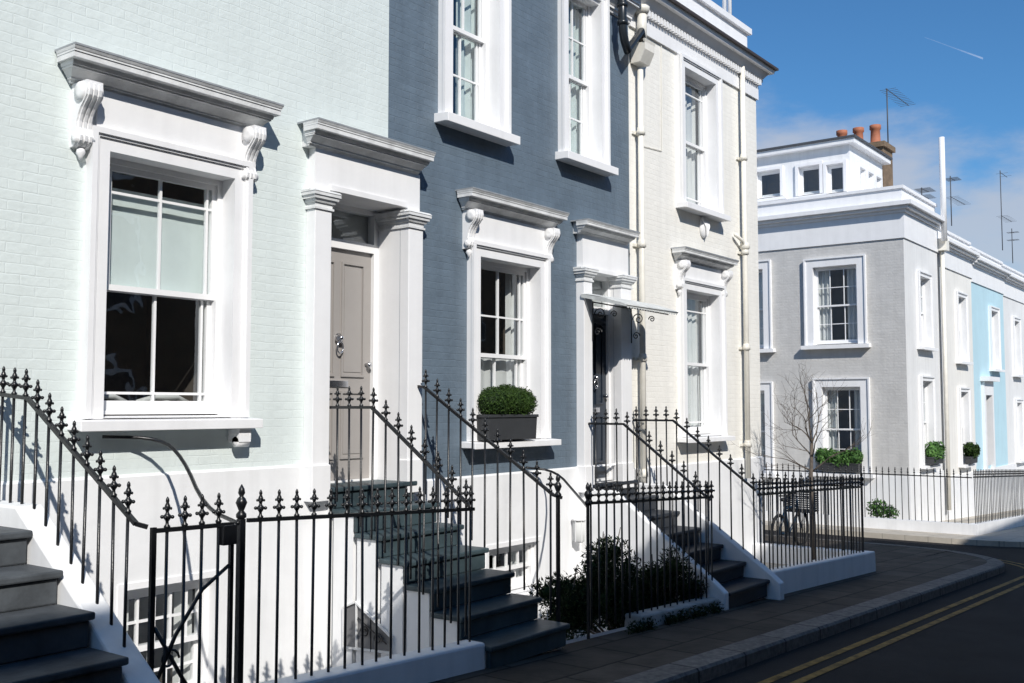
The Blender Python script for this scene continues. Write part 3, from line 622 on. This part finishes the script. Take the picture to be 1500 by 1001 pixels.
# ================================================================ KERB WALLS, AREAS
def kw(label,x0,x1,h,mat='white',y0=FY-.11,y1=FY+.11):
    m=MB(); m.add([(x0,y0,g(x0)-.05),(x1,y0,g(x1)-.05),(x1,y1,g(x1)-.05),(x0,y1,g(x0)-.05),(x0,y0+.01,g(x0)+h),(x1,y0+.01,g(x1)+h),(x1,y1-.01,g(x1)+h),(x0,y1-.01,g(x0)+h)],[(0,3,2,1),(4,5,6,7),(0,1,5,4),(1,2,6,5),(2,3,7,6),(3,0,4,7)])
    return tag(m.build('kerb_wall',mat,bevel=.02),label,'wall')
kw('low white painted kerb wall under the railing in front of the mint house',4.0,pl1+.05,bw)
kw('low white kerb wall darkened for shade under the railing with the dark shrub',8.9,l1-.16,.13,'shadewhite')
kw('low white painted wall under the railing in front of the cream house',r0+.53,16.05,.3)
m=MB(); m.box(XF-.11,XF+.11,FY+.112,-.03,g(XF)-.1,g(XF)+.3); tag(m.build('kerb_wall','white',bevel=.02),'low white wall running back along the side street by the cream house','wall')
m=MB(); m.box(25.49,25.71,-1.21,6,g(25.6)-.1,g(25.6)+.25); tag(m.build('kerb_wall','white'),'low white wall facing the side street below the far railing','wall')
m=MB(); m.add([(25.72,-1.21,g(25.7)-.1),(41,-1.21,g(41)-.1),(41,-.99,g(41)-.1),(25.72,-.99,g(25.7)-.1),(25.72,-1.21,g(25.7)+.25),(41,-1.21,g(41)+.25),(41,-.99,g(41)+.25),(25.72,-.99,g(25.7)+.25)],[(0,3,2,1),(4,5,6,7),(0,1,5,4),(1,2,6,5),(2,3,7,6),(3,0,4,7)]); tag(m.build('kerb_wall','white'),'low white wall along the far street below the railing of the grey corner house','wall')
m=MB(); 
m.quad((-7,FY+.08,Zp),(12.1,FY+.08,Zp),(12.1,FY+.08,g(12)),(-7,FY+.08,g(-7)))
tag(m.build('retaining_wall','white'),'white retaining wall of the sunken basement areas behind the railings','wall')
m=MB(); m.quad((-7,FY,Zp),(12.2,FY,Zp),(12.2,0,Zp),(-7,0,Zp)); struct(m.build('area_floor','areafloor'),'grey floor of the sunken basement areas below the railings','ground')
# ================================================================ GROUND
m=MB()
def strip(m,x0,x1,y0,y1,dz,nx=12):
    xs=[x0+(x1-x0)*i/nx for i in range(nx+1)]
    for i in range(nx): m.quad((xs[i],y0,g(xs[i])+dz),(xs[i+1],y0,g(xs[i+1])+dz),(xs[i+1],y1,g(xs[i+1])+dz),(xs[i],y1,g(xs[i])+dz))
for (a,b,n) in ((-600,-40,1),(-40,70,4),(70,900,1)):
    strip(m,a,b,-700,FY,-.16,n)
for (a,b,n) in ((-600,-40,1),(-40,12.2,2)): strip(m,a,b,9,900,-.16,n)
strip(m,12.2,15.5,9,900,-.16,1)
for (a,b,n) in ((15.5,70,2),(70,900,1)): strip(m,a,b,FY,900,-.16,n)
struct(m.build('ground','ground'),'wide flat ground beneath the streets','ground')
m=MB(); strip(m,-40,70,-10.6,-3.0,-.12,22); strip(m,20.5,25.2,-3.0,60,-.12,4); strip(m,16,60,-3.0,-2.0,-.122,4)
struct(m.build('road','asphalt'),'dark asphalt road with double yellow lines','road')
KY=-3.13; RC=2.6; cxk=18.6
def kline(off,x_start=-40,yend=40):
    pts=[(x,KY+off) for x in [x_start+ (cxk-x_start)*i/20 for i in range(21)]]
    r=RC-off
    pts+=[(cxk+r*math.sin(t),KY+RC-r*math.cos(t)) for t in [i*math.pi/2/12 for i in range(1,13)]]
    pts+=[(cxk+r,KY+RC+(yend-KY-RC)*i/4) for i in range(1,5)]
    return pts
def band(m,A,B,dz0,dz1=None):
    for i in range(len(A)-1):
        a,b,c,d=A[i],A[i+1],B[i+1],B[i]
        m.quad((a[0],a[1],g(a[0])+dz0),(b[0],b[1],g(b[0])+dz0),(c[0],c[1],g(c[0])+(dz1 if dz1 is not None else dz0)),(d[0],d[1],g(d[0])+(dz1 if dz1 is not None else dz0)))
K0,K1,K2=kline(0),kline(.02),kline(.27)
m=MB()
for i in range(len(K0)-1):
    a,b=K0[i],K0[i+1]; m.quad((a[0],a[1],g(a[0])-.125),(b[0],b[1],g(b[0])-.125),(b[0],b[1],g(b[0])-.02),(a[0],a[1],g(a[0])-.02))
band(m,K0,K1,-.02,0.003); band(m,K1,K2,0.003); struct(m.build('kerb','kerb'),'granite kerb curving round into the side street','kerb')
m=MB()
for i in range(20):
    a,b=K2[i],K2[i+1]; m.quad((a[0],a[1],g(a[0])),(b[0],b[1],g(b[0])),(b[0],FY,g(b[0])),(a[0],FY,g(a[0])))
for i in range(20,len(K2)-1):
    a,b=K2[i],K2[i+1]
    if b[1]<=FY: m.quad((a[0],a[1],g(a[0])),(b[0],b[1],g(b[0])),(b[0],FY,g(b[0])),(a[0],FY,g(a[0])))
    else:
        ya=max(a[1],FY); m.quad((15.9,ya,g(15.9)),(a[0] if a[1]>=FY else b[0],ya,g(a[0])),(b[0],b[1],g(b[0])),(15.9,b[1],g(15.9)))
struct(m.build('pavement','pave'),'stone slab pavement between the railings and the kerb','pavement')
m=MB(); strip(m,12.1,15.9,FY,0,.012,2); struct(m.build('forecourt','gravel'),'pale paved forecourt of the cream house behind its railings','pavement')
def pavement2(label,poly_x0,poly_x1,y0,y1,r=2.0):
    m=MB(); pts=[(poly_x0,y1)]+[(poly_x0+r-r*math.cos(t),y0+r-r*math.sin(t)) for t in [i*math.pi/16 for i in range(9)]]+[(poly_x1,y0),(poly_x1,y1)]
    m.prism_z(pts,lambda x:g(x)-.13,lambda x:g(x)+.0)
    return m
m=pavement2('',24.0,64,-3.0,50); struct(m.build('pavement','gravel'),'far pavement in front of the grey corner house','pavement')
m=MB(); strip(m,-40,60,-13,-10.6,0,10); m.quad((-40,-10.6,g(-40)),(60,-10.6,g(60)),(60,-10.6,g(60)-.13),(-40,-10.6,g(-40)-.13)); struct(m.build('pavement','pave'),'pavement on the near side of the street behind the viewer','pavement')
m=MB()
band(m,kline(-.42),kline(-.34),-.114); band(m,kline(-.62),kline(-.54),-.114)
struct(m.build('yellow_lines','yellow'),'double yellow lines painted along the kerb','road marking')
# ================================================================ GREY CORNER HOUSE
h4=thing('corner_house','grey painted brick corner house with white cornice, rooftop room and chimney across the side street','house',(XG,YG,g(XG)))
TS=lambda p: Vector((XG+p.y,-p.x,p.z))
zpk=H(-1.78); zgf=H(4.45)
def qs(u,v): y,z=Q(u,v,XG); return -y,z
ops=[]
def swin(u0,u1,vt,vb,**kw):
    um=(u0+u1)/2; xa_,_=qs(u0,450); xb_,_=qs(u1,450); zt_=qs(um,vt)[1]; zs_=qs(um,vb)[1]
    return window(h4,xa_,xb_,zs_,zt_,ops,T=TS,zsb=zs_-.12,aw=.24,**kw)
G1=([.33,.67],[.5],[.33,.67],[.5])
swin(1180,1270,377,505,bars=G1,cur=[('sides','net',.3)])
swin(1190,1272,554,692,bars=G1,cur=[('sides','net',.25)])
swin(1065,1131,384,512,bars=G1,cur=[('full','net')])
swin(1075,1131,560,692,bars=G1,cur=[('full','net')])
m=MB(TS); wallgrid(m,-12,-YG,zpk,zgf,0,ops); m.build('side_wall','grey',h4)
m=MB(TS); m.box(-12,-YG+.03,-.03,.2,g(XG)-.2,zpk); m.build('plinth','white',h4)
GX1=30.75
fops=[]
def fwin(house,xc,w,zs_,zt_,ops,**kw):
    return window(house,xc-w/2,xc+w/2,zs_,zt_,ops,Y=YG,zsb=zs_-.1,simple=False,aw=.13,**kw)
fwin(h4,29.2,1.25,H(1.65),H(3.7),fops,bars=G1,cur=[('full','net')]); fwin(h4,29.2,1.25,H(-1.55),H(.85),fops,bars=G1,cur=[('full','net')])
m=MB(); wallgrid(m,XG,GX1,zpk,zgf,YG,fops); m.quad((GX1,YG,zpk),(GX1,12,zpk),(GX1,12,zgf),(GX1,YG,zgf)); m.build('front_wall','offwhite',h4)
m=MB(); m.box(XG+.2,GX1,YG-.03,YG+.2,g(GX1)-.3,zpk); m.build('plinth','white',h4)
def topband(house,x0,x1,z0,y0=YG,side=False,hh=1.0,dep=11,left=0.0,pm='trim'):
    m=MB(); zz=z0
    m.box(x0-left*.04,x1,y0-.04,y0+dep,zz,zz+.5*hh)
    for a,b,p in ((.5,.56,.10),(.56,.62,.20),(.62,.70,.30)): m.box(x0-left*p,x1,y0-p,y0+dep,zz+a*hh,zz+b*hh)
    m.box(x0,x1,y0+.02,y0+dep,zz+.70*hh,zz+.98*hh); m.box(x0-left*.05,x1,y0-.04,y0+dep+.05,zz+.98*hh,zz+1.04*hh)
    return m.build('parapet',pm,house)
topband(h4,XG,GX1,zgf,left=1,hh=1.35)
px0,px1,py0,pz0,pz1=29.0,32.0,2.73,zgf+1.35,H(7.55)
TS2=lambda p: Vector((px0+p.y,-p.x,p.z))
po=[]
def q2(u,v): y,z=Q(u,v,px0); return -y,z
for (u0,u1,vt,vb) in ((1105,1148,246,290),(1166,1206,239,286),(1207,1243,236,283)):
    xa_=q2(u0,260)[0]; xb_=min(q2(u1,260)[0],-py0-.08); zt_=q2((u0+u1)/2,vt)[1]; zs_=q2((u0+u1)/2,vb)[1]
    window(h4,xa_,xb_,zs_,zt_,po,T=TS2,aw=.09,sill=.03,bars=([],[],[],[]),simple=True,name='rooftop_window',room=True,split=.02,re=.01,rd=.5)
m=MB(TS2); wallgrid(m,-9,-py0,pz0,pz1,0,po)
m2=MB(); po2=[]
for xc in (29.95,30.7,31.45): window(h4,xc-.33,xc+.33,H(6.1),H(7.1),po2,Y=py0,aw=.08,sill=.03,bars=([],[],[],[]),simple=True,name='rooftop_window',split=.02,depth=.04,cur=[('full','net')],re=.01,rd=.4)
rr=m.build('rooftop_room','white',h4)
wallgrid(m2,px0,px1,pz0,pz1,py0,po2); m2.quad((px1,py0,pz0),(px1,9,pz0),(px1,9,pz1),(px1,py0,pz1)); m2.build('front_side','white',rr)
m=MB(); m.box(px0-.2,px1+.2,py0-.2,9.2,pz1,pz1+.14); m.build('fascia','trim',rr); m=MB(); m.box(px0-.25,px1+.25,py0-.25,9.25,pz1+.141,pz1+.2); m.build('flat_roof','slate',rr)
m=MB(); m.box(33.0,34.0,3.0,6.2,zgf+1,H(8.45)); m.box(32.92,34.08,2.92,6.28,H(8.35),H(8.52)); ch=m.build('chimney','stock',h4)
for yy in (3.35,3.9,4.45):
    k=MB(); k.lathe([(.19,0),(.19,.08),(.16,.1),(.145,.5),(.18,.53),(.18,.66),(.13,.67)],(33.4,yy,H(8.52)),14); k.build('chimney_pot','terracotta',ch)
m=MB(); xx=30.85; m.tube([(xx,YG-.12,g(31)+.3),(xx,YG-.12,zgf+.3)],.06,10); m.box(xx-.15,xx+.15,YG-.28,YG-.0,zgf+.05,zgf+.4); m.build('downpipe','pipe',h4)
m=MB(); m.tube([(30.6,YG-.25,zgf+.3),(30.6,YG-.25,H(7.75))],.08,10); m.build('soil_pipe','sash',h4)
def farhouse(label,x0,x1,mat,zt_,wins,drs=(),gz=None,pm='trim'):
    h=thing('terraced_house',label,'house',(x0,YG,g(x0))); ops=[]
    for (xc,w,a,b) in wins: fwin(h,xc,w,H(a),H(b),ops,bars=G1,cur=[('full','net')])
    for (xc,w,a,b) in drs:
        ops.append((xc-w/2,xc+w/2,H(a),H(b)))
        k=MB(); k.box(xc-w/2,xc+w/2,YG+.2,YG+.25,H(a),H(b)); dd=k.build('door','doorblue',h)
        k=MB(); k.box(xc-w/2-.2,xc-w/2,YG-.1,YG+.25,H(a)-.3,H(b)); k.box(xc+w/2,xc+w/2+.2,YG-.1,YG+.25,H(a)-.3,H(b)); k.box(xc-w/2-.2,xc+w/2+.2,YG-.1,YG+.25,H(b),H(b)+.45); k.box(xc-w/2-.3,xc+w/2+.3,YG-.28,YG,H(b)+.45,H(b)+.6); k.build('surround','trim',dd)
    shell(h,x0,x1,H(-2.0),zt_,ops,mat,Y=YG); m=MB(); m.box(x0,x1,YG-.03,YG+.2,g(x1)-.4,H(-2.0)); m.build('plinth','white',h)
    topband(h,x0,x1,zt_,dep=9,hh=1.1,pm=pm); return h
farhouse('pale cream rendered house just right of the grey corner house',30.95,34.7,'peach',H(4.1),[(33.2,1.2,1.4,3.5),(33.2,1.2,-1.7,.6)])
farhouse('sky blue rendered house in the far terrace',34.7,39.3,'sky_stucco',H(4.0),[(37.6,1.3,1.3,3.4)],[(36.3,.9,-1.9,.4)])
farhouse('white rendered house beyond the sky blue one at the right edge',39.3,44,'offwhite',H(3.95),[(41.2,1.2,1.2,3.3),(41.2,1.2,-1.9,.3)])
farhouse('last pale house at the right edge of the far terrace',44,52,'peach',H(3.9),[(46,1.2,1.2,3.3),(46,1.2,-1.9,.3)])
# ================================================================ OPPOSITE TERRACE
for i in range(13):
    x0=-46+i*6.0; ht=H(9.5) if x0<13 else H(7.9)
    h=thing('terraced_house','brown brick terraced house across the street behind the viewer','house',(x0,-13,g(x0)),'brick houses across the street')
    m=MB(); m.box(x0,x0+6,-21,-13.0,-4,ht); m.build('wall','brown',h)
    for zz in (.8,3.9,6.9):
        for xx in (1.2,3.8):
            k=MB(); k.box(x0+xx,x0+xx+1.3,-13.0,-12.93,zz,zz+2.0); w=k.build('window','sash',h)
            k=MB(); k.box(x0+xx+.1,x0+xx+1.2,-12.93,-12.92,zz+.1,zz+1.9); k.build('pane','zinc',w)
# ================================================================ PLANTS
def planter(label,x0,x1,y0,y1,z,h,lobes,n,sz,leaf,glabel='window box',T=None,shell_=.35,core=.74):
    t=thing('window_box',label,glabel,((x0+x1)/2,(y0+y1)/2,z) if not T else tuple(T(Vector(((x0+x1)/2,(y0+y1)/2,z)))))
    m=MB(T); m.add([(x0+.01,y0+.01,z),(x1-.01,y0+.01,z),(x1-.01,y1-.01,z),(x0+.01,y1-.01,z),(x0,y0,z+h),(x1,y0,z+h),(x1,y1,z+h),(x0,y1,z+h)],[(0,3,2,1),(4,5,6,7),(0,1,5,4),(1,2,6,5),(2,3,7,6),(3,0,4,7)]); m.box(x0-.012,x1+.012,y0-.012,y1+.012,z+h-.03,z+h+.002); m.build('box','zinc',t,bevel=.004)
    m=MB(T); m.leaves(lobes,n,sz,shell_); 
    for l in lobes: m.ball(l[:3],l[3]*core,l[4]*core,l[5]*core,12,8)
    m.build('foliage',leaf,t)
bx0,bx1=PX(712,630,-.2),PX(783,630,-.2)
zb=PZ(750,643,-.1)
xm=(bx0+bx1)/2
planter('dark window box with a clipped round box shrub on the blue house sill',bx0,bx1,-.24,-.04,zb+.0,.27,[(xm-.23,-.14,zb+.40,.23,.17,.17),(xm+.23,-.14,zb+.40,.23,.17,.17),(xm,-.14,zb+.42,.24,.18,.18)],11000,.012,'box_leaf',shell_=.14,core=.88)
a=qs(1202,680)[0]; b=qs(1262,680)[0]; z=qs(1232,690)[1]
planter('dark window box of leafy plants on the grey corner house side window',a,b,-.26,-.05,z,.22,[(a+(b-a)*t,-.16,z+.34+.05*math.sin(t*9),.2,.16,.24) for t in (.1,.3,.5,.7,.9)],1500,.05,'bright_leaf',T=TS)
planter('small window box of green plants on the street front of the grey corner house',28.7,29.7,YG-.3,YG-.1,H(-1.53),.2,[(28.9+.3*i,YG-.2,H(-1.2),.25,.2,.28) for i in range(3)],900,.05,'bright_leaf')
planter('small window box with a dark rounded shrub on the pale cream house',32.8,33.6,YG-.3,YG-.1,H(-1.68),.2,[(33.2,YG-.2,H(-1.3),.33,.25,.25)],700,.05,'box_leaf')
t=thing('shrub','wide loose dark evergreen shrub growing behind the railing of the blue house','shrub',(9.8,-1.3,g(9.8)))
m=MB(); lob=[]
for i in range(46):
    s_=(i+random.random())/46; x=8.4+2.25*s_; y=random.uniform(-1.62,-1.0); hh=.10+.58*math.sin(min(1,s_*1.05+.08)*math.pi*.86)*random.uniform(.55,1.1); lob.append((x,y,g(x)+random.uniform(-.02,.05+hh),random.uniform(.14,.28),random.uniform(.14,.22),random.uniform(.14,.28)))
m.leaves(lob,24000,.030,.75,.28,.7)
for l in lob: m.ball(l[:3],l[3]*.42,l[4]*.42,l[5]*.42,8,5)
m.build('foliage','dark_leaf',t)
m=MB()
for l in lob[::2]:
    m.tube([(l[0]*.3+9.6*.7,-1.3,Zp+.6),(l[0],l[1],l[2]),(l[0]+random.uniform(-.12,.12),l[1],l[2]+l[5]+random.uniform(.0,.14))],.016,5,.004)
m.build('stems','bark',t)
m=MB(); 
for i in range(24):
    x=random.uniform(8.6,10.5); m.leaves([(x,FY-.15,g(x)+.03,.13,.06,.09)],90,.020,.9,.3,.5)
tag(m.build('weeds','dark_leaf'),'low weeds growing along the foot of the kerb wall','weeds',kind='stuff')
m=MB(); m.leaves([(26.3,1.3,g(26)+.42,.22,.28,.25),(26.3,1.0,g(26)+.35,.2,.2,.2)],800,.045,.7); tag(m.build('shrub','bright_leaf'),'small bright green shrub behind the far railing','shrub')
TX=15.42
t=thing('bare_tree','small bare leafless tree behind the railings of the cream house','tree',(TX,-1.15,g(TX)))
m=MB(); tw=MB()
def branch(p,d,L,r,lv):
    pts=[p]; q=p.copy(); dd=d.copy(); n=4
    for i in range(n):
        dd=(dd+Vector((random.gauss(0,.14),random.gauss(0,.14),random.gauss(0.03,.08)))).normalized(); q=q+dd*L/n; pts.append(q.copy())
    (m if lv<2 else tw).tube(pts,r,6 if lv<2 else 4,r*.5)
    if lv<5:
        k=random.choice((2,3,3)) if lv<4 else 2
        for j in range(k):
            a=dd.copy(); ax=Vector((random.gauss(0,1),random.gauss(0,1),random.gauss(0,.4))).normalized()
            a=(Matrix.Rotation(random.uniform(.3,.85)*(1),3,ax)@a); a.z=a.z*.8+.10
            branch(pts[random.choice((1,2,3,4)) if j else 4],a.normalized(),L*random.uniform(.62,.84),max(r*.56,.0022),lv+1)
tb=Vector((TX,-1.15,g(TX)-.02))
tp=[tb,tb+Vector((.02,0,.7)),tb+Vector((-.02,.02,1.3)),tb+Vector((0,0,1.95))]
m.tube(tp,.034,8,.024)
for a in range(7):
    an=a*.95+.3; branch(tp[-1]-Vector((0,0,.22*(a%3))),Vector((math.cos(an)*.75-.16,math.sin(an)*.75+.16,.62)).normalized(),.46,.013,1)
branch(tp[-1],Vector((-.1,0.05,1)).normalized(),.52,.016,1)
m.build('trunk','bark',t); tw.build('crown','bark',t)
# ================================================================ BICYCLE
t=thing('bicycle','dark blue bicycle with a black front basket parked behind the railings by the cream house','bicycle',(18.1,.3,g(18.1)))
def circ(c,r,n=24): return [(c[0]+r*math.cos(2*math.pi*i/n),c[1],c[2]+r*math.sin(2*math.pi*i/n)) for i in range(n)]
bxx,byy,bz=18.1,.3,g(18.1)+.36
for dx in (-.52,.52):
    k=MB(); k.tube(circ((bxx+dx,byy,bz),.325),.026,6,closed=True); w=k.build('wheel','rubber',t)
    k=MB(); k.tube(circ((bxx+dx,byy,bz),.295),.012,5,closed=True)
    for i in range(14):
        an=i*math.pi/7; k.tube([(bxx+dx,byy,bz),(bxx+dx+.3*math.cos(an),byy,bz+.3*math.sin(an))],.002,4)
    k.build('rim','rubber',w)
k=MB(); bb=(bxx-.08,byy,bz-.05); st=(bxx-.22,byy,bz+.42); hd=(bxx+.36,byy,bz+.42)
for a,b in ((bb,st),(bb,(bxx+.4,byy,bz+.3)),(st,hd),((bxx-.52,byy,bz),bb),((bxx-.52,byy,bz),st),((bxx+.52,byy,bz),hd),(st,(bxx-.25,byy,bz+.55)),(hd,(bxx+.33,byy,bz+.58))): k.tube([a,b],.022,6)
k.build('frame','bikeblue',t)
k=MB(); k.tube([(bxx+.18,byy-.28,bz+.6),(bxx+.33,byy-.1,bz+.6),(bxx+.33,byy+.1,bz+.6),(bxx+.18,byy+.28,bz+.6)],.014,6); k.build('handlebar','rubber',t)
k=MB(); k.ball((bxx-.27,byy,bz+.58),.13,.07,.035); k.build('saddle','rubber',t)
k=MB(); k.box(bxx+.36,bxx+.78,byy-.24,byy+.24,bz+.30,bz+.32); 
for i in range(9): k.tube([(bxx+.36,byy-.24,bz+.32+i*.04),(bxx+.78,byy-.24,bz+.32+i*.04),(bxx+.78,byy+.24,bz+.32+i*.04),(bxx+.36,byy+.24,bz+.32+i*.04)],.016,4,closed=True)
k.build('basket','rubber',t)
def lantern(label,u,v,Y=-.12):
    x,z=P(u,v,Y); t=thing('wall_lantern',label,'lantern',(x,Y,z))
    k=MB(); k.lathe([(.05,-.16),(.07,-.14),(.07,.08),(.05,.10)],(x,Y,z),10); k.build('glass_body','net',t)
    k=MB(); k.lathe([(.085,.10),(.085,.12),(.04,.18),(.015,.2),(.01,.23)],(x,Y,z),10); k.box(x-.02,x+.02,Y,-.03,z+.1,z+.13)
    for i in range(6):
        a=i*math.pi/3; k.tube([(x+.073*math.cos(a),Y+.073*math.sin(a),z-.15),(x+.073*math.cos(a),Y+.073*math.sin(a),z+.1)],.005,4)
    k.build('frame','sash',t)
lantern('white wall lantern on the basement wall of the blue house beside the shrub',848,775)
def aerial(label,u,vt,vb,Y,arms,sag=0):
    x,zt_=P(u,vt,Y); zb_=P(u,vb,Y)[1]; k=MB(); k.tube([(x,Y,zb_),(x,Y,zt_)],.022,6)
    for (z,ln,n) in arms:
        zz=zt_-z; k.tube([(x-.1,Y,zz),(x+ln,Y,zz+.05)],.014,5)
        for i in range(n): xx=x+ln*(i+.5)/n; k.tube([(xx,Y-.28,zz+.03),(xx,Y+.28,zz+.03)],.007,4)
    tag(k.build('aerial','slate'),label,'aerial')
aerial('tall thin television aerial above the chimney of the grey corner house',1299,130,215,3.7,[(0.03,2.6,12)])
aerial('television aerial with crossed rods behind the white roof pipe',1392,258,330,4,[(.1,.8,9),(.9,2.4,8)])
aerial('low aerial with fanned rods beside the grey corner house chimney',1350,275,310,3.2,[(.05,.9,10),(.3,.9,8)])
aerial('slender roof mast with short arms above the far pale houses',1465,250,365,4,[(.1,1.6,2),(2.3,2.4,6)])
aerial('squat rooftop mast with stubby antennas at the right edge',1482,335,385,4,[(.2,.5,4),(.6,.5,4)])
A=ray(1355,55).normalized()*2500; B_=ray(1440,86).normalized()*2500; W=Vector((0,0,2.2))
m=MB(); off=Vector((0,CY,EYE)); m.add([off+A-W*.15,off+B_-W,off+B_+W,off+A+W*.15],[(0,1,2,3)]); struct(m.build('contrail','vapour'),'thin white vapour trail high in the blue sky','sky')
# ================================================================ CAMERA, LIGHT, WORLD
cam=bpy.data.cameras.new('camera'); co=bpy.data.objects.new('camera',cam); COL.objects.link(co)
cam.sensor_width=36; cam.lens=36; cam.clip_end=5000
mx=Matrix((rt,up,-fw)).transposed().to_4x4(); mx.translation=Vector((0,CY,EYE)); co.matrix_world=mx; SC.camera=co
sd=Vector((.70,1,-.92)).normalized()
sun=bpy.data.lights.new('sun','SUN'); sun.energy=4.6; sun.angle=R(.53); sun.color=(1,.955,.89)
so=bpy.data.objects.new('sun',sun); COL.objects.link(so); so.rotation_euler=sd.to_track_quat('-Z','Y').to_euler(); so.location=(0,-20,30)
w=bpy.data.worlds.new('World'); SC.world=w; w.use_nodes=True; N=w.node_tree.nodes; L=w.node_tree.links; bg=N['Background']
sk=N.new('ShaderNodeTexSky'); sk.sky_type='NISHITA'; sk.sun_disc=False; sk.sun_elevation=math.asin(-sd.z); sk.sun_rotation=math.atan2(-sd.x,-sd.y); sk.ozone_density=3.0; sk.air_density=1.0; sk.dust_density=.3
hs=N.new('ShaderNodeVectorMath'); hs.operation='MULTIPLY'; hs.inputs[1].default_value=(.52,.93,1.20); L.new(sk.outputs[0],hs.inputs[0])
L.new(hs.outputs[0],bg.inputs[0]); bg.inputs[1].default_value=.10
tc=N.new('ShaderNodeTexCoord'); mp=N.new('ShaderNodeMapping'); mp.inputs['Scale'].default_value=(3.2,3.2,8); mp.inputs['Location'].default_value=(.9,.4,0.2); L.new(tc.outputs['Generated'],mp.inputs[0])
nz=N.new('ShaderNodeTexNoise'); nz.inputs['Scale'].default_value=1.5; nz.inputs['Detail'].default_value=10; nz.inputs['Roughness'].default_value=.58; L.new(mp.outputs[0],nz.inputs['Vector'])
sx=N.new('ShaderNodeSeparateXYZ'); L.new(tc.outputs['Generated'],sx.inputs[0])
r2=N.new('ShaderNodeMapRange'); r2.interpolation_type='SMOOTHSTEP'; r2.inputs['From Min'].default_value=.33; r2.inputs['From Max'].default_value=.19; r2.inputs['To Min'].default_value=-.28; r2.inputs['To Max'].default_value=.22; L.new(sx.outputs[2],r2.inputs[0])
ad=N.new('ShaderNodeMath'); ad.operation='ADD'; L.new(nz.outputs[0],ad.inputs[0]); L.new(r2.outputs[0],ad.inputs[1])
r1=N.new('ShaderNodeMapRange'); r1.interpolation_type='SMOOTHSTEP'; r1.inputs['From Min'].default_value=.45; r1.inputs['From Max'].default_value=.74; r1.inputs['To Max'].default_value=.72; L.new(ad.outputs[0],r1.inputs[0])
b2=N.new('ShaderNodeBackground'); b2.inputs[0].default_value=(.66,.68,.74,1); b2.inputs[1].default_value=.85
ms=N.new('ShaderNodeMixShader'); L.new(r1.outputs[0],ms.inputs[0]); L.new(bg.outputs[0],ms.inputs[1]); L.new(b2.outputs[0],ms.inputs[2]); L.new(ms.outputs[0],N['World Output'].inputs[0])
SC.view_settings.view_transform='Standard'; SC.view_settings.look='None'; SC.view_settings.exposure=0
